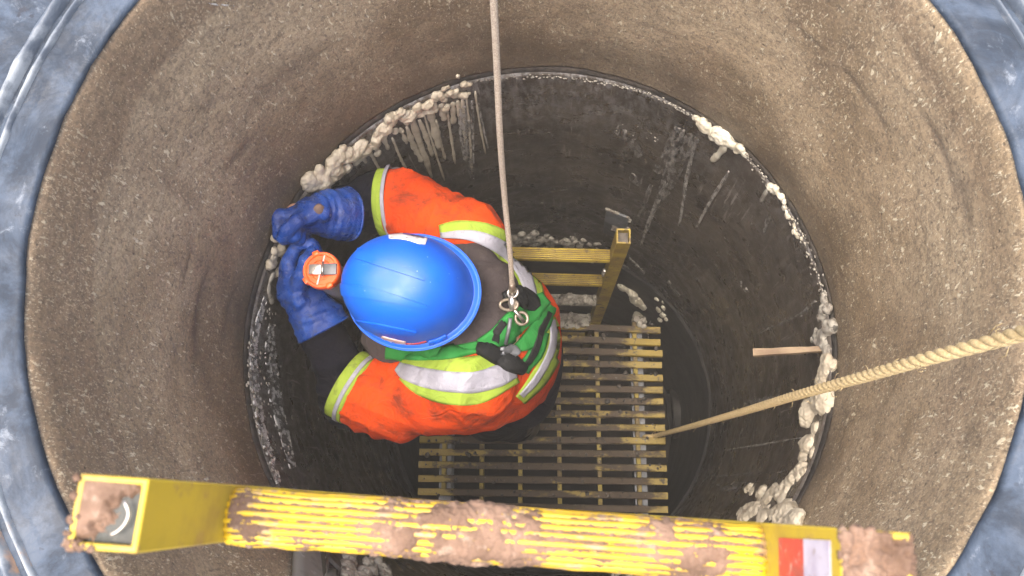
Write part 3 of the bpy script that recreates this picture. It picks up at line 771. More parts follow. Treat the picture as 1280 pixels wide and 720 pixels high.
#@@GRATING
# ------------------------------------------------------------------ grating, beams, lower ladder
ZG = CAM.z - 3.0                              # top of the grating
def grating():
    t = thing('grating', 'yellow brown slatted grating platform across the bottom of the shaft', 'grating', (0, -.05, ZG - .04))
    a = P(680, 404, 3.0); b = P(830, 409, 3.0); ang = -.012
    ex = Vector((math.cos(ang), math.sin(ang), 0)); ey = Vector((-ex.y, ex.x, 0))
    xl, xr = P(523, 600, 3.0).x, P(829, 480, 3.0).x
    ys = []
    y0 = P(760, 405, 3.0).y; y1 = P(760, 617, 3.0).y; n = 14
    xm = (xl + xr) / 2; hl = (xr - xl) / 2
    me = None
    for i in range(n + 2):
        y = y0 + (y1 - y0) * i / (n - 1)
        wl = hl if y > -.33 else min(hl, math.sqrt(max(.01, .585 ** 2 - y * y)) - .02)
        cx = xm if wl == hl else xm * .2
        if me is None:
            g = Geo(); k = 24; vs = []; fs = []
            prof = [(-.0118, -.012), (-.0122, .006), (-.0098, .0095), (.0098, .0095), (.0122, .006), (.0118, -.012)]
            for j in range(k + 1):
                x = -hl + 2 * hl * j / k
                for (py, pz) in prof:
                    vs.append((x, py + .0012 * noise.noise(Vector((x * 25, py * 90, 1))), pz + .0012 * noise.noise(Vector((x * 40, py * 60, 7)))))
            m = len(prof)
            for j in range(k):
                for q in range(m): r = (q + 1) % m; fs.append((j * m + q, j * m + r, j * m + m + r, j * m + m + q))
            fs += [tuple(range(m))[::-1], tuple(k * m + q for q in range(m))]
            g.add(vs, fs); o = g.build('slat', M_SLAT); flat_by_angle(o, 35); me = o.data
            bpy.data.objects.remove(o)
        o = bpy.data.objects.new('slat', me); COL.objects.link(o); o.parent = t
        tilt = ang - .045 * max(0, 1 - i / 6)
        o.location = Vector((cx, y + random.uniform(-.001, .001), ZG - .0095 + random.uniform(-.001, .001))) - Vector(t.location)
        o.rotation_euler = (random.uniform(-.09, .09), random.uniform(-.003, .003), tilt + random.uniform(-.005, .005)); o.scale = (wl / hl * random.uniform(.992, 1.006), 1, 1)
    for px in (555, 602, 650, 699, 749, 798):
        x = P(px, 560, 3.02).x
        yb = y1 - (y0 - y1) / (n - 1) * 2; 
        if px < 600: yb = y1
        g = Geo(); g.box((x, (y0 + yb) / 2 + .004, ZG - .0385), X, Y, Z, .0075, (y0 - yb) / 2 + .006, .016, .002)
        for s in (-1, 1): g.box((x + s * .004, (y0 + yb) / 2 + .004, ZG - .0215), X, Y, Z, .0018, (y0 - yb) / 2 + .004, .0012)
        flat_by_angle(g.build('cross_bar', M_BAR, t))
    # grit lying on the slats and lumps of foam stuck to the top edge
    g = Geo(); rnd = random.Random(5)
    for i in range(280):
        ii = rnd.randrange(n); y = y0 + (y1 - y0) * ii / (n - 1) + rnd.uniform(-.008, .008)
        g.blob((rnd.uniform(xl + .02, xr - .02), y, ZG + .001), rnd.uniform(.002, .006) * rnd.choice((1, 1, 1.8)), Z, .5, i, .35, 1)
    stuffpart(g.build('grit', M_MUDD, t))
    g = Geo()
    for i in range(16): g.blob(P(rnd.uniform(686, 735), rnd.uniform(397, 408), 2.985), rnd.uniform(.008, .016), Z, .5, i, .25, 2)
    for i in range(6): g.blob(P(rnd.uniform(793, 806), rnd.uniform(398, 408), 2.985), rnd.uniform(.008, .014), Z, .6, i + 30, .25, 2)
    stuffpart(g.build('foam_scraps', M_FOAMD, t))
grating()
def beam(px, label):
    x = P(px, 520, 3.1).x; zc = ZG - .0555 - .036
    y1_ = .262; y0_ = -math.sqrt(R1 ** 2 - x * x) - .02
    g = Geo(); L = (y1_ - y0_) / 2; ym = (y1_ + y0_) / 2
    g.box((x, ym, zc + .032), X, Y, Z, .022, L, .0038)
    g.box((x, ym, zc - .032), X, Y, Z, .022, L, .0038)
    g.box((x - .018, ym, zc), X, Y, Z, .004, L, .0278)
    g.box((x + .004, y1_ - .025, (zc - .0358 + ZB) / 2), X, Y, Z, .016, .016, (zc - .0358 - ZB) / 2)
    tag(flat_by_angle(g.build('support_beam', M_STEEL)), label, 'steel beam', 'steel beams carrying the grating')
beam(797, 'grey steel channel beam showing under the right side of the grating')
beam(560, 'grey steel channel beam under the left side of the grating beneath the worker')

def fluted(g, a, b, r, nfl, e_up, depth, n_len=40, phase=0.0, jit=.0):
    """a bar with lengthwise anti-slip ridges"""
    a, b = Vector(a), Vector(b); d = (b - a).normalized(); e = (e_up - d * e_up.dot(d)).normalized(); f = d.cross(e)
    n = nfl * 8; vs = []; fs = []
    for i in range(n_len + 1):
        c = a + (b - a) * (i / n_len)
        for k in range(n):
            ph = 2 * math.pi * k / n; s = .5 + .5 * math.cos(nfl * ph + phase)
            rr = r - depth + depth * min(1, s * 1.9) + jit * noise.noise(c * 70 + Vector((math.cos(ph), math.sin(ph), 0)))
            vs.append(c + e * (rr * math.cos(ph)) + f * (rr * math.sin(ph)))
    for i in range(n_len):
        for k in range(n): l = (k + 1) % n; fs.append((i * n + k, i * n + l, (i + 1) * n + l, (i + 1) * n + k))
    fs += [tuple(range(n))[::-1], tuple(n_len * n + k for k in range(n))]
    return g.add(vs, fs)
def mudskin(g, a, b, r, e_up, fn, nl=120, na=64):
    a, b = Vector(a), Vector(b); d = (b - a).normalized(); e = (e_up - d * e_up.dot(d)).normalized(); f = d.cross(e)
    vs = []; fs = []
    for i in range(nl + 1):
        u = i / nl; c = a + (b - a) * u
        for k in range(na):
            ph = 2 * math.pi * k / na - math.pi; rr = r + (fn(u, ph) if 0 < i < nl else -.006)
            vs.append(c + e * (rr * math.cos(ph)) + f * (rr * math.sin(ph)))
    for i in range(nl):
        for k in range(na): l = (k + 1) % na; fs.append((i * na + k, i * na + l, (i + 1) * na + l, (i + 1) * na + k))
    return g.add(vs, fs)
def box_tube(g, o, e1, e2, ax, length, w_, d_, th):
    """open-ended rectangular hollow section; o is the centre of the top end, ax runs along it"""
    c = [(-1, -1), (1, -1), (1, 1), (-1, 1)]; vs = []
    for t in (0, length):
        for s in (0, th):
            for p, q in c: vs.append(o + e1 * (p * (w_ / 2 - s)) + e2 * (q * (d_ / 2 - s)) + ax * t)
    fs = []
    for k in range(4):
        l = (k + 1) % 4
        fs += [(k, l, 8 + l, 8 + k), (4 + k, 12 + k, 12 + l, 4 + l), (k, 4 + k, 4 + l, l), (8 + k, 8 + l, 12 + l, 12 + k)]
    return g.add(vs, fs)

def lower_ladder():
    D0 = 2.08
    top = P(779.5, 295, D0); foot = P(737, 420, 3.3)
    ax = (foot - top).normalized(); L = (ZB + .02 - top.z) / ax.z
    e1 = (X + Y * -.03); e1 = (e1 - ax * e1.dot(ax)).normalized(); e2 = ax.cross(e1)
    base = top + ax * L
    t = thing('ladder', 'dirty yellow ladder with foam crusted rungs behind the worker', 'ladder', base)
    W = .345
    for s, o in ((0, top), (1, top - e1 * W)):
        g = Geo(); box_tube(g, o, e1, e2, ax, L, .036, .040, .004); flat_by_angle(g.build('stile', M_YELD, t))
        g = Geo(); g.box(o + ax * .022, e1, e2, ax, .0135, .0155, .004, .001); g.build('end_plug', M_MUDD, t)
    n = 0
    for py, px in ((320.5, 770), (351, 761), (376, 753), (399, 746)):
        # distance along the stile at which the rung is seen
        best = min(np.linspace(.05, 2.2, 400), key=lambda s: abs(proj(top + ax * s - e1 * .018)[1] - py))
        c = top + ax * best
        g = Geo(); a = c - e1 * .0182; b = c - e1 * (W - .0182)
        g.box((a + b) / 2, e1, e2, ax, (a - b).length / 2, .0135, .0135, .002)
        r = flat_by_angle(g.build('rung', M_MUDD if n < 2 else M_FOAMD, t))
        g = Geo()
        for k in range(5): g.box((a + b) / 2 - e2 * (-.0108 + .0054 * k) - ax * .0145, e1, e2, ax, (a - b).length / 2 - .001, .0016, .0026)
        for k in range(4):
            for s_ in (-1, 1): g.box((a + b) / 2 + e2 * (s_ * .0142) + ax * (-.009 + .006 * k), e1, e2, ax, (a - b).length / 2 - .001, .0022, .0018)
        stuffpart(g.build('tread_ridges', M_YELR if n < 2 else M_FOAMD, r))
        if n < 2:
            pass
        else:
            g = Geo(); rnd = random.Random(n)
            for i in range(46):
                u = rnd.uniform(.0, .75); g.blob(a + (b - a) * u - ax * .012 + e2 * rnd.uniform(-.01, .01), rnd.uniform(.006, .013), None, 1, i + n * 70, .25, 2)
            stuffpart(g.build('foam_crust', M_FOAMD, r))
        n += 1
    for k in range(2):                        # rungs that carry on below the grating
        c = top + ax * (best + .3 * (k + 1))
        if c.z > ZB + .15:
            g = Geo(); a = c - e1 * .0182; b = c - e1 * (W - .0182); g.box((a + b) / 2, e1, e2, ax, (a - b).length / 2, .0135, .0135, .002); g.build('rung', M_YELD, t)
    g = Geo()                                  # bolts on the stile face
    for s in (.33, .36): 
        c = top + ax * s - e1 * .020 - e2 * .004; g.lathe([(0, .005), (.007, .005), (.0085, .002), (.0085, -.003)], c, 10, -e1)
    stuffpart(g.build('bolt', M_CHROME, t))
def proj(p):
    v = ROT.transposed() @ (Vector(p) - CAM); return 640 + F * v.x / -v.z, 360 - F * v.y / -v.z
lower_ladder()
def bracket():
    # steel plate bolted flat to the wall above the ladder
    c = wall(770, 280, R1 - .004); nrm = Vector((-c.x, -c.y, 0)).normalized(); s = nrm.cross(Z)
    t = thing('wall_bracket', 'grey steel plate with one bolt fixed to the wall above the ladder', 'bracket', c)
    g = Geo(); g.box(c + nrm * .004, s, Z, nrm, .038, .125, .004, .002); flat_by_angle(g.build('plate', M_STEEL, t))
    g = Geo(); g.lathe([(0, .014), (.008, .014), (.010, .011), (.010, 0), (.015, 0), (.015, -.003)], c + nrm * .010 - Z * .01, 6, nrm); flat_by_angle(g.build('bolt', M_MUDD, t))
    g = Geo()
    for i in range(14): g.blob(c + nrm * .005 + s * -.041 * (1 if proj(c - s * .04)[0] > 770 else -1) + Z * random.uniform(-.12, .12), .008, nrm, .6, i, .2, 1)
    for i in range(9): g.blob(c + nrm * .005 + s * random.uniform(-.04, .04) + Z * .125, .008, nrm, .6, i + 20, .2, 1)
    stuffpart(g.build('foam_edge', M_FOAMD, t))
bracket()
#@@LADDER
# ------------------------------------------------------------------ upper ladder (its top sticks out of the mouth)
def upper_ladder():
    T0 = .42
    d = ray(640, 631.5).normalized()
    def q(px, py, tt=T0): r = ray(px, py); return CAM + r * (tt / r.dot(d))
    e1 = q(1050, 660.8) - q(110, 593.4); e1 = (e1 - d * e1.dot(d)).normalized(); e2 = d.cross(e1)
    if (q(180, 692) - q(187, 598)).dot(e2) < 0: e2 = -e2
    O = CAM + d * T0
    A = lambda px, py: (q(px, py) - O).dot(e1)
    B = lambda px, py: (q(px, py) - O).dot(e2)
    al0, al1 = A(99, 592), A(187, 598); ar0, ar1 = A(1050, 661), A(1141, 667)
    bt = B(187, 598); bb = B(178, 693)
    foot_t = (CAM.z - ZG - .0) / -d.z
    base = CAM + d * foot_t + e1 * ((al0 + ar1) / 2) + e2 * ((bt + bb) / 2)
    t = thing('ladder', 'bright yellow fluted ladder caked in mud, crossing the mouth in front', 'ladder', base)
    dep = bb - bt; bc = (bt + bb) / 2; L = foot_t - T0
    for (a0, a1, mud_all) in ((al0, al1, False), (ar0, ar1, True)):
        wd = a1 - a0; ac = (a0 + a1) / 2; o = O + e1 * ac + e2 * bc; th = .0034
        g = Geo(); box_tube(g, o, e1, e2, d, L, wd, dep, th)
        st = g.build('stile', M_YELSTILE, t); flat_by_angle(st)
        bv = st.modifiers.new('bevel', 'BEVEL'); bv.width = .0012; bv.segments = 2; bv.limit_method = 'ANGLE'
        # dark plug and mud caked in the open end
        g = Geo(); g.box(o + d * .011, e1, e2, d, wd / 2 - th * .9, dep / 2 - th * .9, .006, .001); g.build('end_plug', M_BLACKP, st)
        n = 40; vs = []; fs = []
        for i in range(n):
            for j in range(n):
                u, v = -1 + 2 * i / (n - 1), -1 + 2 * j / (n - 1)
                p = Vector((u * 1.6, v * 1.6, ac * 40))
                h = .006 * noise.noise(p) + .0036 * noise.noise(p * 2.7) + .0022 * noise.noise(p * 7) + .0012 * noise.noise(p * 15)
                if mud_all: h += .0052
                else: h += .012 * (-(u * .9) - v * .9 + .05)
                edge = max(abs(u), abs(v))
                h = min(h, .0075 if mud_all else .004)
                sc = 1.0 if mud_all else .94
                vs.append(o + e1 * (u * wd / 2 * sc) + e2 * (v * dep / 2 * sc) + d * (.0045 - h + (.004 if edge > .97 else 0)))
        for i in range(n - 1):
            for j in range(n - 1): k = i * n + j; fs.append((k, k + n, k + n + 1, k + 1))
        Geo().add(vs, fs).build('mud_cake', M_MUD, st)
        if not mud_all:                        # a wire clip and mud over the outer lip
            c0 = [o + e1 * (wd * .5 * x_) + e2 * (dep * .5 * y_) - d * .0005 for x_, y_ in ((.42, -.35), (.60, -.05), (.55, .25), (.35, .48), (.2, .55))]
            Geo().tube([Vector(p) for p in catmull(c0, 14)], .0009, 8).build('wire_clip', M_CHROME, st)
        g = Geo(); rnd = random.Random(int(mud_all) + 4)
        for i in range(26 if not mud_all else 46):
            s = rnd.choice([0, 1]) if not mud_all else rnd.randrange(4)
            if not mud_all:
                c = o + e1 * (-wd / 2 + rnd.uniform(-.001, .003)) + e2 * rnd.uniform(-dep / 2, dep / 2) if s else o + e1 * rnd.uniform(-wd / 2, -wd * .1) + e2 * (dep / 2 - rnd.uniform(0, .003))
            else:
                uu = rnd.uniform(-1, 1); c = o + (e1 * (wd / 2 * uu) + e2 * (dep / 2 * (1 if s == 0 else -1) * .94) if s < 2 else e1 * (wd / 2 * (.95 if s == 2 else -.9)) + e2 * (dep / 2 * uu))
            g.blob(c + d * rnd.uniform(-.001, .002), rnd.uniform(.0010, .0024) if not mud_all else rnd.uniform(.0014, .0030), None, 1, i, .4, 2)
        stuffpart(g.build('mud_lumps', M_MUD, st))
        if mud_all:                            # red and white sticker on the inner face of the right stile
            for (x0, x1, mt) in ((973, 1004, M_RED), (1004, 1037, M_WHT)):
                def on_face(px, py):           # where the view ray meets the inner face
                    r = ray(px, py); dn = r.dot(e1); tt = ((O + e1 * (a0 - .0006)) - CAM).dot(e1) / dn; return CAM + r * tt
                tl = on_face(x0, 672 + (x0 - 973) * .055); tr = on_face(x1, 672 + (x1 - 973) * .055)
                dp = dep * .62
                vs = [tl, tr, tr + e2 * dp, tl + e2 * dp]; vs = vs + [v + e1 * .0004 for v in vs]
                Geo().add(vs, [(0, 1, 2, 3), (7, 6, 5, 4), (0, 4, 5, 1), (1, 5, 6, 2), (2, 6, 7, 3), (3, 7, 4, 0)]).build('sticker', mt, st, False)
    tr = T0 * 1.325; rr = .0178
    n = 0
    while tr < foot_t - .1:
        c = CAM + d * tr + e2 * (bt + rr + .0016); a = c + e1 * (al1 - .001); b = c + e1 * (ar0 + .001)
        up = -d - e2 * .15
        g = Geo(); fluted(g, a, b, rr, 20, up, .0026, 60 if n == 0 else 8, .4, .0010)
        rg = g.build('rung', M_YEL, t)
        if n == 0:
            def mud(u, ph):
                p = Vector((u * 26, math.cos(ph) * 1.6, math.sin(ph) * 1.6)); q_ = Vector((u * 9, math.cos(ph), math.sin(ph)))
                h = -.0003 + .0013 * noise.noise(p) + .0014 * noise.noise(p * 2.9) + .0010 * noise.noise(p * 8)       # thin film in the grooves
                mid = max(0, 1 - ((u - .43) / .19) ** 2); h += mid * (.0024 + .0026 * noise.noise(q_ * 1.7) + .0016 * noise.noise(p * 1.5) + .0012 * noise.noise(p * 6))
                rt = max(0, 1 - ((u - .86) / .10) ** 2); h += rt * (.0016 + .0022 * noise.noise(p * 1.3))
                lf = max(0, 1 - ((u - .02) / .05) ** 2); h += lf * .0012
                if abs(ph) > 2.0: h -= .002
                return max(-.004, min(h, .006))
            Geo(); gm = Geo(); mudskin(gm, a + e1 * .002, b - e1 * .002, rr - .0012, up, mud, 340, 110).build('mud_crust', M_MUD, rg)
            # the collar where the rung enters each stile
        else:
            pass
        n += 1; tr += .28
upper_ladder()
#@@ROPES
# ------------------------------------------------------------------ rope and lifeline
def twisted(name, pts, r, pitch, mat, strands=3, n_seg=None, parent=None):
    pts = [Vector(p) for p in pts]; L = sum((pts[i + 1] - pts[i]).length for i in range(len(pts) - 1))
    m = n_seg or int(L / pitch * 20); path = [Vector(p) for p in catmull(pts, m)]
    g = Geo(); t0 = (path[1] - path[0]).normalized(); x = t0.cross(Z if abs(t0.z) < .9 else X).normalized()
    fr = []; s = 0
    for i in range(m):
        t = (path[min(i + 1, m - 1)] - path[max(i - 1, 0)]).normalized(); x = (x - t * x.dot(t)).normalized(); fr.append((x.copy(), t.cross(x), s))
        if i < m - 1: s += (path[i + 1] - path[i]).length
    for k in range(strands):
        c = []
        for i in range(m):
            xx, yy, s = fr[i]; a = 2 * math.pi * (s / pitch + k / strands)
            c.append(path[i] + xx * (math.cos(a) * r * .46) + yy * (math.sin(a) * r * .46))
        g.tube(c, r * .62, 9)
    return g, path, fr
rp = [(1420, 372, .60), (1281, 416, .78), (1150, 451, .95), (1080, 471, 1.10), (1000, 493, 1.36), (920, 517, 1.82), (860, 534, 2.40), (826, 543, 2.93)]
pts = [P(*q) for q in rp]
pts = [pts[0] + Vector((.35, .05, .10))] + pts + [P(812, 546, 3.03)]
t = thing('fibre_rope', 'straw coloured twisted fibre rope slanting in from the right to the grating', 'rope', pts[-1])
g, path, fr = twisted('strand', pts, .0073, .055, M_ROPE)
g.build('strand', M_ROPE, t)
g = Geo(); rnd = random.Random(9)
for i in range(80):                           # loose fibres
    k = rnd.randrange(20, len(path) - 20); xx, yy, _ = fr[k]; a = rnd.uniform(0, 6.28); n = xx * math.cos(a) + yy * math.sin(a)
    tg = (path[k + 1] - path[k]).normalized() * rnd.choice((-1, 1)); l = rnd.uniform(.008, .030)
    g.tube([path[k] + n * .008, path[k] + n * (.010 + l * .25) + tg * l * .5, path[k] + n * (.010 + l * .3) + tg * l], .0004, 4)
stuffpart(g.build('loose_fibres', M_ROPE, t))
g = Geo(); c = P(812, 546, 3.02); cc = [c + Vector((math.cos(a) * .017, .0, math.sin(a) * .022 - .012)) for a in np.linspace(0, 2 * math.pi, 20)[:-1]]
g.tube(cc, .008, 8, closed=True); g.build('knot', M_ROPE, t)

ring_c = P(640, 383, 1.655)
lp = [P(617, -2, 1.00), P(621, 80, 1.11), P(625, 170, 1.25), P(631, 250, 1.41), P(637, 310, 1.52), P(640.5, 362, 1.63)]
dirn = (lp[0] - lp[1]).normalized()
lp = [lp[0] + dirn * .9, lp[0] + dirn * .4] + lp
t = thing('lifeline', 'thin grey safety line hanging from above onto the harness', 'line', lp[-1])
g = Geo(); g.tube([Vector(p) for p in catmull(lp, 120)], .0052, 14)
g.build('sheath', M_LINE, t)
g = Geo(); e = P(641, 365, 1.638); g.tube([lp[-1] + (lp[-2] - lp[-1]).normalized() * .02, lp[-1], e], [.0062, .0075, .0072], 12); g.build('ferrule', M_RUSTS, t)
g = Geo(); cc = [P(641, 366, 1.64) + Vector((math.cos(a) * .010, math.sin(a) * .010, .004 * math.cos(a))) for a in np.linspace(0, 2 * math.pi, 24)[:-1]]
g.tube(cc, .0028, 8, closed=True); g.build('eyelet', M_CHROME, t)
#@@PERSON
# ------------------------------------------------------------------ the worker
FEET = Vector((-.10, .03, ZG))
person = thing('person', 'worker in blue helmet and orange hi vis vest reaching to the left wall', 'person', FEET)
HB = Vector((-.238, .081, CAM.z - 1.60))      # centre of the helmet brim
shU, shL = npv(P(586, 298, 1.77)), npv(P(583, 478, 1.76))
elU, elL = npv(P(474, 252, 1.86)), npv(P(440, 498, 1.90))
wrU, wrL = npv(P(412, 266, 1.735)), npv(P(398, 405, 1.775))
haU, haL = npv(P(372, 270, 1.69)), npv(P(372, 352, 1.73))
hd = npv(HB) + np.array([-.005, 0, -.045])
chest = np.array([-.130, .045, CAM.z - 1.90]); belly = np.array([-.085, .045, CAM.z - 2.15]); hip = np.array([-.07, .04, CAM.z - 2.28])
kn = [np.array([-.17, .04 + s * .12, ZG + .42]) for s in (-1, 1)]; an = [np.array([-.10, .04 + s * .13, ZG + .09]) for s in (-1, 1)]

def body_f(p):
    d = s_ell(p, hd + [0, 0, .01], (.092, .076, .112))                      # skull
    d = smin(d, s_ell(p, hd + [-.052, 0, -.055], (.045, .050, .055)), .03)   # jaw
    d = smin(d, s_cap(p, hd + [-.088, 0, -.005], hd + [-.108, 0, -.032], .009, .014), .012)   # nose
    d = smin(d, s_cap(p, hd + [-.082, -.035, .008], hd + [-.082, .035, .008], .012, .012), .02)  # brow
    d = smin(d, s_cap(p, hd + [-.090, -.020, -.062], hd + [-.090, .020, -.062], .008, .008), .01)  # mouth
    for s in (-1, 1): d = smin(d, s_ell(p, hd + [.005, s * .078, -.018], (.018, .010, .030)), .008)  # ears
    d = smin(d, s_cap(p, hd + [.02, 0, -.06], npv(P(585, 385, 1.80)), .055, .062), .03)   # neck
    d = smin(d, s_ell(p, chest + [.01, 0, .07], (.105, .175, .13)), .05)
    d = smin(d, s_ell(p, chest + [.02, 0, -.06], (.115, .155, .17)), .05)
    d = smin(d, s_ell(p, belly, (.105, .140, .17)), .05); d = smin(d, s_ell(p, hip, (.105, .150, .11)), .05)
    for sh, el, wr, ha in ((shU, elU, wrU, haU), (shL, elL, wrL, haL)):
        d = smin(d, s_chain(p, [sh, el], [.058, .042], .03), .04); d = smin(d, s_chain(p, [el, wr, ha], [.041, .030, .030], .02), .02)
    for i in (0, 1):
        d = smin(d, s_chain(p, [hip + [0, (-1, 1)[i] * .085, -.02], kn[i], an[i]], [.078, .056, .042], .03), .03)
        d = smin(d, s_cap(p, an[i] + [.02, 0, -.05], an[i] + [-.15, 0, -.06], .034, .026), .02)
    return d
V, Q = sdf_mesh(body_f, (-.60, -.30, ZG - .01), (.12, .42, CAM.z - 1.42), .009, 1)
mesh_obj('body', V, Q, M_SKIN, person)
for s in (-1, 1):
    Geo().blob(Vector(hd) + Vector((-.080, s * .031, -.008)), .0125, None, 1, 0, 0, 2).build('eye', M_SOCKET, person)
V, Q = sdf_mesh(lambda p: np.maximum(s_ell(p, hd + [.004, 0, .012], (.098, .082, .116)), np.maximum(-(p[..., 2] - hd[2] + .075), -(p[..., 0] - hd[0] + .06))), hd - .16, hd + .16, .007, 1)
mesh_obj('hair', V, Q, M_HAIR, person)

# trousers and boots (mostly hidden below the torso)
def trouser_f(p):
    d = s_ell(p, hip, (.125, .17, .14))
    for i in (0, 1): d = smin(d, s_chain(p, [hip + [0, (-1, 1)[i] * .085, -.02], kn[i], an[i]], [.098, .078, .066], .03), .04)
    return np.maximum(d, -(p[..., 2] - ZG - .12))
V, Q = sdf_mesh(trouser_f, (-.36, -.26, ZG + .08), (.14, .34, hip[2] + .18), .010, 1, lambda v: .006 * noise.noise(Vector((v.x * 12, v.y * 12, v.z * 30))))
mesh_obj('trousers', V, Q, M_NAVY, person)
for i in (0, 1):
    def boot_f(p, i=i):
        d = smin(s_cap(p, an[i] + [0, 0, .10], an[i] + [.01, 0, -.03], .056, .05), s_cap(p, an[i] + [.025, 0, -.045], an[i] + [-.17, 0, -.052], .044, .036), .03)
        return np.maximum(d, -(p[..., 2] - ZG - .002))
    V, Q = sdf_mesh(boot_f, an[i] - [.26, .1, .1], an[i] + [.12, .1, .2], .007, 1); mesh_obj('boot', V, Q, M_BOOT, person)

# navy jacket: sleeves and body under the vest
def sleeve_f(el, wr, sh):
    def f(p): return s_chain(p, [sh, el, wr + (wr - el) * .02], [.064, .060, .047], .05)
    return f
def folds(axis, k1=55, amp=.006):
    def f(v):
        a = v.dot(axis)
        return amp * noise.noise(Vector((a * k1, v.x * 9, v.y * 9))) + amp * .6 * noise.noise(v * 34)
    return f
for el, wr, sh in ((elU, wrU, shU), (elL, wrL, shL)):
    lo = np.minimum(np.minimum(el, wr), sh) - .09; hi = np.maximum(np.maximum(el, wr), sh) + .09
    V, Q = sdf_mesh(sleeve_f(el, wr, sh), lo, hi, .006, 1, folds(Vector(wr - el).normalized())); mesh_obj('jacket_sleeve', V, Q, M_NAVY, person)

# orange vest with short sleeves
cutU_p, cutU_n = npv(P(494, 252, 1.83)), np.array([-.985, .06, -.16])
cutL_p, cutL_n = npv(P(448, 488, 1.84)), np.array([-.86, .50, .05])
cutU_n /= np.linalg.norm(cutU_n); cutL_n /= np.linalg.norm(cutL_n)
def vest_f(p):
    d = s_ell(p, [-.145, .035, CAM.z - 1.86], (.135, .215, .135))
    d = smin(d, s_ell(p, [-.090, .040, CAM.z - 1.95], (.140, .190, .19)), .06)
    d = smin(d, s_ell(p, [-.085, .040, CAM.z - 2.12], (.130, .170, .19)), .06)
    aU = s_chain(p, [shU, cutU_p, cutU_p + (elU - shU) * .3], [.083, .072, .066], .05)
    aL = s_chain(p, [shL, npv(P(492, 500, 1.86)), cutL_p, cutL_p + cutL_n * .1], [.092, .083, .066, .062], .05)
    aU = np.maximum(aU, (p - cutU_p) @ cutU_n); aL = np.maximum(aL, (p - cutL_p) @ cutL_n)
    d = smin(d, aU, .05); d = smin(d, aL, .05)
    # neck opening
    nk = s_ell(p, npv(P(545, 375, 1.69)), (.105, .098, .12))
    d = -smin(-d, nk, .02)
    return np.maximum(d, -(p[..., 2] - (CAM.z - 2.24)))
def vest_disp(v):
    r = 0
    # long soft creases running from the armpits and round the sleeves
    for a, k, s in ((Vector((.4, .9, .2)), 20, 1.0), (Vector((.9, -.35, .3)), 22, 3.0)):
        t = v.dot(a.normalized()) * k; r += .0078 * (.5 + abs(noise.noise(v * 5)) * 1.6) * (abs(noise.noise(Vector((t, v.x * 5 + s, v.z * 6)))) - .25) * -2
    return r + .004 * noise.noise(v * 11) + .0012 * noise.noise(v * 31)
VV, VQ = sdf_mesh(vest_f, (-.48, -.28, CAM.z - 2.27), (.10, .40, CAM.z - 1.62), .0045, 2, vest_disp)
vest = mesh_obj('hi_vis_vest', VV, VQ, M_ORANGE, person)
BV = bvh_of((VV, VQ))

# grey brown hood bunched round the neck, grey jersey front
def hood_f(p):
    c = npv(P(560, 378, 1.735)); q = p - c
    ang = np.arctan2(q[..., 1], q[..., 0]); r = np.hypot(q[..., 0], q[..., 1] * 1.02)
    back = .5 + .5 * np.cos(ang)
    rr = .088 + .012 * back; th = .034 + .020 * back
    d1 = np.hypot(r - rr, (q[..., 2] + .01 - .012 * back) * .85) - th
    d2 = s_ell(p, npv(P(520, 420, 1.84)), (.12, .10, .09))                   # jersey chest
    return smin(d1, d2, .03)
hc = npv(P(560, 378, 1.735))
HV, HQ = sdf_mesh(hood_f, hc - [.30, .24, .24], hc + [.24, .24, .13], .006, 2, lambda v: .008 * noise.noise(Vector((math.atan2(v.y - hc[1], v.x - hc[0]) * 5, v.z * 14, 2))) + .004 * noise.noise(v * 28))
mesh_obj('hood', HV, HQ, M_HOOD, person)
BH = bvh_of((VV, VQ), (HV, HQ))

# reflective bands and lime borders (each a strip with its own thickness)
R_ = lambda nm, c, wd, m, off=.003, b=BV, **k: ribbon(nm, c, wd, b, m, person, off, **k)
R_('lime_border', [(550, 288), (575, 284), (608, 288), (636, 303), (660, 332), (672, 366), (676, 384)], [13, 16, 17, 18, 18, 14, 12], M_LIME, .0025, n=60)
R_('reflective_band', [(552, 294), (590, 295), (626, 310), (650, 336), (662, 366), (667, 384)], [6, 13, 18, 17, 14, 11], M_SILVER, .005, n=60, wave=.0012)
R_('lime_border', [(608, 312), (628, 326), (645, 350), (654, 370)], [5, 7, 7, 6], M_LIME, .0035)
R_('lime_border', [(500, 455), (538, 458), (580, 458), (612, 452), (640, 446)], [12, 20, 22, 18, 12], M_LIME, .0025)
R_('lime_border', [(504, 469), (524, 485), (560, 496), (600, 495), (645, 471)], [14, 16, 18, 18, 16], M_LIME, .0025, n=60)
R_('reflective_band', [(498, 459), (510, 466), (538, 474), (586, 478), (620, 471), (641, 462)], [12, 20, 24, 26, 26, 20], M_SILVER, .005, n=60, wave=.0012)
R_('lime_border', [(686, 398), (693, 420), (688, 446), (672, 474), (650, 500)], [14, 18, 22, 22, 14], M_LIME, .003, n=50)
R_('reflective_band', [(688, 400), (690, 422), (684, 446), (668, 474), (650, 494)], [7, 8, 8, 8, 6], M_SILVER, .006, n=50, wave=.0015)
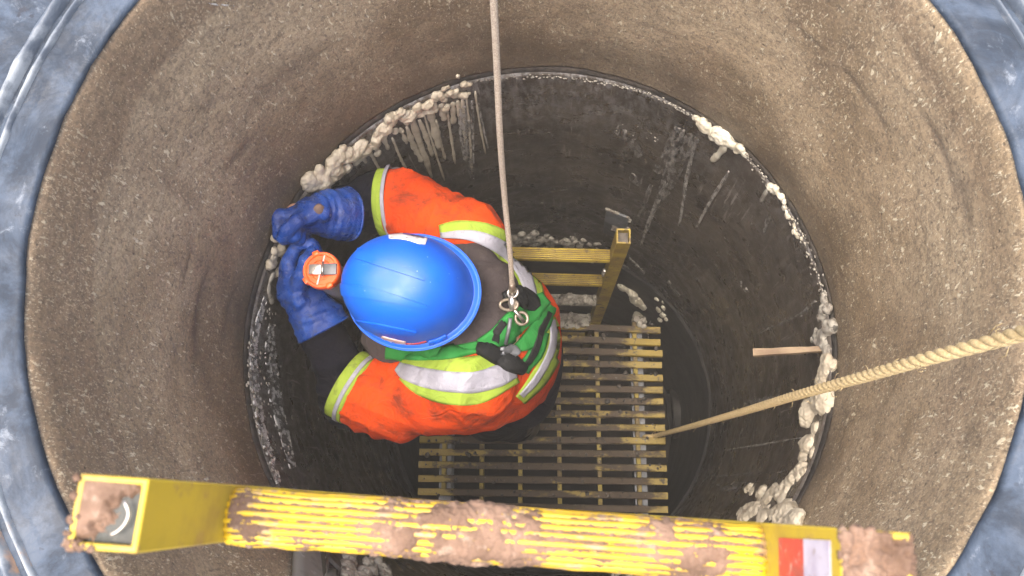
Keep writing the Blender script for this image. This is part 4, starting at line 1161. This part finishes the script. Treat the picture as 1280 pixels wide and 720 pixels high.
# cuffs
def cuff(cp, cn, axis_r, lime_w, name_parts):
    a = Vector(cn); x = a.cross(Z).normalized(); y = x.cross(a)
    for nm, mt, t0, t1, off in name_parts:
        n = 72; rows = 7; vs = []; fs = []
        for i in range(rows):
            t = t0 + (t1 - t0) * i / (rows - 1)
            for k in range(n):
                b = 2 * math.pi * k / n; dirv = x * math.cos(b) + y * math.sin(b)
                o_ = Vector(cp) + a * t
                h, nn, _, ds = BV.ray_cast(o_ + dirv * .16 - a * max(0, t + .004), -dirv)
                r = ((h - (o_ - a * max(0, t + .004))).length if h is not None and ds < .13 else axis_r)
                r = min(r, axis_r * 1.25)
                vs.append(o_ + dirv * (r + off + .0015 * noise.noise(Vector((b * 3, t * 60, 0)))))
        K = len(vs)
        for i in range(rows):
            for k in range(n):
                v = vs[i * n + k]; c = Vector(cp) + a * (t0 + (t1 - t0) * i / (rows - 1)); vs.append(v - (v - c).normalized() * .004)
        for k in range(n):
            l = (k + 1) % n
            for i in range(rows - 1):
                fs.append((i * n + k, i * n + l, (i + 1) * n + l, (i + 1) * n + k)); fs.append((K + i * n + k, K + (i + 1) * n + k, K + (i + 1) * n + l, K + i * n + l))
            e = (rows - 1) * n; fs.append((k, K + k, K + l, l)); fs.append((e + k, e + l, K + e + l, K + e + k))
        Geo().add(vs, fs).build(nm, mt, person)
cuff(cutU_p, cutU_n, .068, .02, (('cuff', M_LIME, -.002, .023, .003), ('cuff_piping', M_SILVER, -.009, -.001, .0115)))
cuff(cutL_p, cutL_n, .062, .02, (('cuff', M_LIME, -.004, .034, .003), ('cuff_piping', M_SILVER, .004, .013, .006)))

# harness
R_('harness_strap', [(484, 440), (520, 443), (560, 441), (600, 433)], [14, 17, 17, 15], M_GREEN, .008, b=BH, crown=.002)
R_('harness_strap', [(600, 432), (622, 420), (640, 405), (660, 388), (678, 374)], [18, 24, 30, 30, 16], M_GREEN, .011, b=BH, n=50, wave=.003)
R_('harness_strap', [(640, 438), (660, 425), (676, 402), (686, 384)], [10, 20, 18, 10], M_GREEN, .010, b=BH, wave=.003)
R_('harness_strap', [(652, 462), (668, 440), (676, 415)], [14, 16, 14], M_GREEN, .008, b=BH, wave=.002)
R_('harness_web', [(600, 434), (618, 443), (636, 455), (648, 462)], [20, 24, 22, 14], M_BLKWEB, .016, b=BH, crown=.006)
R_('harness_web', [(648, 462), (664, 440), (672, 412), (682, 392)], [5, 7, 7, 5], M_BLKWEB, .013, b=BH)
R_('harness_web', [(616, 424), (620, 412), (626, 404)], [8, 8, 7], M_BLKWEB, .013, b=BH, n=20)
R_('harness_web', [(628, 372), (644, 370), (660, 380), (668, 388)], [12, 24, 22, 10], M_BLKWEB, .012, b=BH, crown=.006, n=24)
R_('harness_buckle', [(616, 436), (630, 438), (640, 446)], [9, 14, 12], M_STEEL, .026, b=BH, n=20, crown=.004)
def shackle():
    c0 = P(641, 383, 1.650)
    t = thing('shackle', 'tarnished steel swivel and shackle joining safety line to harness', 'shackle', c0)
    g = Geo()
    for (c, rx, ry, a0, tilt) in ((P(636, 381, 1.655), .020, .011, .15, .4), (P(652, 398, 1.67), .013, .012, .6, -.4)):
        ex = Vector((math.cos(a0), -math.sin(a0), tilt)).normalized(); ey = ex.cross(Z).normalized()
        g.tube([c + ex * (rx * math.cos(a)) + ey * (ry * math.sin(a)) for a in np.linspace(0, 2 * math.pi, 26)[:-1]], .0034, 8, closed=True)
    g.build('ring', M_RUSTS, t)
    g = Geo(); g.tube([P(641, 366, 1.642), P(640, 378, 1.648), P(641, 387, 1.652)], [.006, .0085, .006], 10)
    g.tube([P(640, 384, 1.652), P(655, 402, 1.668)], [.004, .004], 8); g.build('swivel', M_CHROME, t)
    g = Geo(); g.tube([P(638, 398, 1.662), P(636, 412, 1.672), P(632, 430, 1.69)], [.0042, .004, .004], 10); g.build('snap_bar', M_STEEL, t)
shackle()
#@@HELMET
# helmet
def helmet():
    tilt = Matrix.Rotation(math.radians(-5), 3, 'Y') @ Matrix.Rotation(math.radians(2), 3, 'X')
    tilt = Matrix.Rotation(math.radians(-8), 3, 'Z') @ tilt
    n = 280; rows = 84; a, b, H = .1275, .1065, .150
    def shell(off, rim_only=False):
        vs = []
        for i in range(rows + 1):
            u = i / rows
            for k in range(n):
                th = 2 * math.pi * k / n; c, s = math.cos(th), math.sin(th)
                e = math.pi / 2 * u
                rr = math.cos(e) ** .66 if u < 1 else 0.0; z = H * math.sin(e) ** .92
                x, y = (a + off) * rr * c, (b + off) * rr * s
                zz = z * (1 + off / H)
                # three raised ribs over the crown, running front to back
                if False:
                    for y0, hgt in ((.0, .0026), (-.046, .0022), (.046, .0022)):
                        yr = y - y0 * (1 - .25 * (x / a)); front = 1 / (1 + math.exp((x - .02) / .026))
                        edge = 1 / (1 + math.exp((.045 - z) / .008))
                        q = 1 / (1 + math.exp((abs(yr) - .0085 + .05 * max(0, x + .02)) / .0007)); zz += hgt * q * front * edge
                vs.append(Vector((x, y, zz)))
        return vs
    out = shell(0); inn = shell(-.004)
    fs = []; K = len(out)
    for i in range(rows):
        for k in range(n):
            l = (k + 1) % n; fs.append((i * n + k, i * n + l, (i + 1) * n + l, (i + 1) * n + k)); fs.append((K + i * n + k, K + (i + 1) * n + k, K + (i + 1) * n + l, K + i * n + l))
    wv = lambda v: HB + tilt @ v
    vs = [wv(v) for v in out + inn]
    hm = Geo().add(vs, fs).build('helmet', M_HELMET, person); flat_by_angle(hm, 60)
    # brim: flared gutter all round, a short peak in front
    vs = []; fs = []; prof = [(-.004, .004), (.002, .0045), (.006, .000), (.011, -.002), (.0125, .0015), (.0140, .0005), (.0136, -.005), (.008, -.008), (-.004, -.004)]
    for r, z in prof:
        for k in range(n):
            th = 2 * math.pi * k / n; c, s = math.cos(th), math.sin(th); pk = max(0, -c) ** 6 * .014
            rr = r * (.62 + .38 * (.5 + .5 * c) if r > 0 else 1); vs.append(wv(Vector(((a + rr) * c, (b + rr) * s, z - (.006 * max(0, -c) ** 4 if r > 0 else 0)))))
    m = len(prof)
    for i in range(m):
        j = (i + 1) % m
        for k in range(n): l = (k + 1) % n; fs.append((i * n + k, i * n + l, j * n + l, j * n + k))
    Geo().add(vs, fs).build('brim', M_HELMET, hm)
    BHm = bvh_of(([wv(v) for v in out], [f for f in [(i * n + k, i * n + (k + 1) % n, (i + 1) * n + (k + 1) % n, (i + 1) * n + k) for i in range(rows) for k in range(n)]]))
    ribbon('label', [(486, 296), (505, 295.5), (524, 299), (533, 302)], [5, 8, 12, 9], BHm, M_PAPER, hm, .0008, .0005, 24, 6)
    ribbon('label', [(477, 421), (492, 427), (507, 429)], [3, 7, 4], BHm, M_PINK, hm, .0008, .0005, 20, 5)
    ribbon('label', [(507, 430), (520, 430), (533, 427)], [2.2, 2.2, 2.2], BHm, M_RED, hm, .0008, .0005, 16, 3)
    for cp_, wd_ in (([(424, 361), (470, 368), (534, 384)], [15, 13, 4]), ([(446, 317), (480, 329), (530, 349)], [13, 11, 4]), ([(430, 404), (470, 409), (520, 416)], [13, 11, 4])):
        flat_by_angle(ribbon('rib', cp_, wd_, BHm, M_HELMET, hm, .0034, .001, 40, 5), 30)
    # raised accessory slots near the rear of the shell
    ribbon('slot', [(561, 304), (575, 312), (584, 325)], [7, 8, 6], BHm, M_HELMET, hm, .004, .001, 20, 6, crown=.003)
    ribbon('slot', [(536, 429), (548, 426), (558, 420)], [7, 8, 6], BHm, M_HELMET, hm, .004, .001, 20, 6, crown=.003)
helmet()

# gloves with five fingers each
def glove(cuff_a, wrist, palm, fwd, side, nrm, curl, scale=1.0):
    """fwd: wrist to knuckles, side: towards the thumb, nrm: back of the hand (outwards)"""
    fwd, side, nrm = [np.array(v, float) / np.linalg.norm(v) for v in (fwd, side, nrm)]
    S = scale; kn_ = palm + fwd * .042 * S
    ch = []
    for i, (o, L) in enumerate(((.032, .9), (.011, 1.0), (-.011, .95), (-.031, .76))):
        b = kn_ + side * o * S - fwd * abs(o) * .15
        a1, a2, a3 = curl[i]; l1, l2, l3 = .043 * L * S, .028 * L * S, .022 * L * S
        pts = [b - fwd * .02 * S, b]; ang = 0
        for a_, l_ in ((a1, l1), (a2, l2), (a3, l3)):
            ang += a_; pts.append(pts[-1] + (fwd * math.cos(ang) - nrm * math.sin(ang)) * l_)
        ch.append((pts, [.0130 * S, .0135 * S, .0122 * S, .0112 * S, .0095 * S]))
    tb = palm - fwd * .025 * S + side * .034 * S
    t1 = tb + (fwd * .55 + side * .6 - nrm * .35) * .040 * S; t2 = t1 + (fwd * .85 - side * .1 - nrm * .55) * .030 * S; t3 = t2 + (fwd * .7 - side * .45 - nrm * .6) * .024 * S
    ch.append(([tb - fwd * .02 * S, tb, t1, t2, t3], [.016 * S, .017 * S, .0145 * S, .0128 * S, .0105 * S]))
    rot = np.stack([fwd, side, nrm], 1)
    def f(p):
        d = s_ell(p, palm, (.056 * S, .048 * S, .024 * S), rot)
        d = smin(d, s_cap(p, wrist, palm - fwd * .02 * S, .036 * S, .034 * S), .03)
        d = smin(d, s_chain(p, [cuff_a, cuff_a + (wrist - cuff_a) * .5, wrist], [.052 * S, .047 * S, .038 * S], .02), .015)
        for pts, r in ch: d = smin(d, s_chain(p, pts, r, .006), .007)
        cut = (p - cuff_a) @ ((cuff_a - wrist) / np.linalg.norm(cuff_a - wrist))
        return np.maximum(d, cut - .002)
    allp = np.array([q for pts, _ in ch for q in pts] + [cuff_a, wrist, palm])
    axis = Vector(wrist - cuff_a).normalized(); wr_ = Vector(wrist)
    def disp(v):
        a = (v - wr_).dot(axis)
        wgt = math.exp(-(a / .05) ** 2)
        return (.0025 + .0045 * wgt) * noise.noise(Vector((a * 75, v.x * 12, v.y * 12))) + .0016 * noise.noise(v * 45)
    V, Q = sdf_mesh(f, allp.min(0) - .06, allp.max(0) + .06, .0036, 1, disp)
    gl = mesh_obj('glove', V, Q, M_GLOVE, person)
    a = Vector(cuff_a - wrist).normalized(); x = a.cross(Z).normalized(); y = x.cross(a)   # rolled edge of the cuff
    cc = [Vector(cuff_a) - a * .001 + (x * math.cos(t_) + y * math.sin(t_)) * (.052 * S + .001 * math.sin(5 * t_)) for t_ in np.linspace(0, 2 * math.pi, 40)[:-1]]
    Geo().tube(cc, .0028, 8, closed=True).build('cuff_roll', M_GLOVE, gl)
fist = [(1.25, 1.45, .9)] * 4
# upper hand: fist held upright round a tool handle, knuckles towards the wall
pU = npv(P(381, 270, 1.690))
glove(npv(P(436, 268, 1.745)), npv(P(408, 268, 1.705)), pU, (-.96, -.05, .05), (-.05, -.25, .97), (-.30, .95, .2), [(1.35, 1.6, 1.1), (1.4, 1.6, 1.1), (1.45, 1.6, 1.1), (1.5, 1.6, 1.1)], 1.12)
# lower hand: closes round the nozzle body below the orange cap
pL = npv(P(368, 356, 1.735))
glove(npv(P(405, 412, 1.765)), npv(P(392, 388, 1.750)), pL, (-.30, .93, .05), (.25, .05, .95), (-.90, -.30, .15), [(.7, 1.2, .8), (.75, 1.25, .8), (.85, 1.3, .8), (.95, 1.3, .8)], 1.12)

def tool():
    a = npv(P(399, 263, 1.640)); b = npv(P(382, 252, 1.84))
    t = thing('tool_handle', 'dark round tool handle gripped in the raised blue glove', 'tool', Vector(b))
    g = Geo(); g.tube([a, a + (b - a) * .08, b], [.0125, .0155, .014], 16); g.tube([a + (a - b) * .02, a + (a - b) * .0], [.006, .0122], 16); flat_by_angle(g.build('handle', M_WOODD, t))
    d = Vector(b - a).normalized(); e = d.cross(X).normalized(); f = d.cross(e)
    g = Geo(); g.box(Vector(b) + d * .035, e, f, d, .022, .002, .045, .001); flat_by_angle(g.build('blade', M_STEEL, t))
tool()
def can():
    top = P(402, 338, 1.625); ax = (Vector((.03, .02, -1))).normalized()
    t = thing('sealant_can', 'grey can with a round orange cap and steel clip before the helmet', 'can', top + ax * .21)
    up = -ax; x = (X - up * up.x).normalized(); y = up.cross(x)
    g = Geo(); g.lathe([(.0, .001), (.020, .001), (.0215, .003), (.030, .003), (.0315, .006), (.0365, .006), (.0385, .003), (.0385, -.012), (.036, -.016), (.033, -.034), (.0, -.034)], top, 64, up)
    cap = flat_by_angle(g.build('cap', M_LAMP, t), 50)
    for k in range(3):                         # lugs on the edge of the cap
        g = Geo(); an_ = math.radians((110, 215, 300)[k]); g.box(top + (x * math.cos(an_) + y * math.sin(an_)) * .037 - up * .002, (x * math.cos(an_) + y * math.sin(an_)), (y * math.cos(an_) - x * math.sin(an_)), up, .005, .007, .009, .002); g.build('lug', M_LAMP, cap)
    g = Geo()
    for an_ in (78, 258): d_ = x * math.cos(math.radians(an_)) + y * math.sin(math.radians(an_)); g.box(top + d_ * .022 + up * .004, d_, up.cross(d_), up, .012, .0016, .0012, .0005)
    g.build('rib', M_PINK, cap)
    g = Geo(); g.box(top + up * .0095 - x * .010, x, y, up, .013, .0105, .0035, .001); flat_by_angle(g.build('clip', M_CHROME, t))
    g = Geo(); g.box(top + up * .0085 + x * .020, x, y, up, .014, .0115, .003, .001); flat_by_angle(g.build('clip_base', M_STEEL, t))
    g = Geo(); g.tube([top + x * .006 - y * .015 + up * .013, top + x * .006 + y * .015 + up * .013], .0020, 8); g.build('clip_bar', M_CHROME, t)
    g = Geo(); g.lathe([(.030, -.034), (.0325, -.040), (.0325, -.195), (.029, -.205), (0, -.207)], top, 48, up); g.build('can_body', M_BOTTLE, t)
can()

# ------------------------------------------------------------------ thin haze box added over the shaft, standing in for lens veil
g = Geo(); g.box((0, 0, -1.35), X, Y, Z, 165, 165, 2.95)
hz = g.build('haze', None, None, False); hz['kind'] = 'stuff'
hm_ = bpy.data.materials.new('veil_haze'); hm_.use_nodes = True; tt = hm_.node_tree
tt.nodes.remove(tt.nodes['Principled BSDF'])
pv = tt.nodes.new('ShaderNodeVolumePrincipled'); pv.inputs['Color'].default_value = (.97, .92, .82, 1); pv.inputs['Density'].default_value = .016; pv.inputs['Anisotropy'].default_value = .0
tt.links.new(pv.outputs[0], tt.nodes['Material Output'].inputs['Volume'])
hz.data.materials.append(hm_)
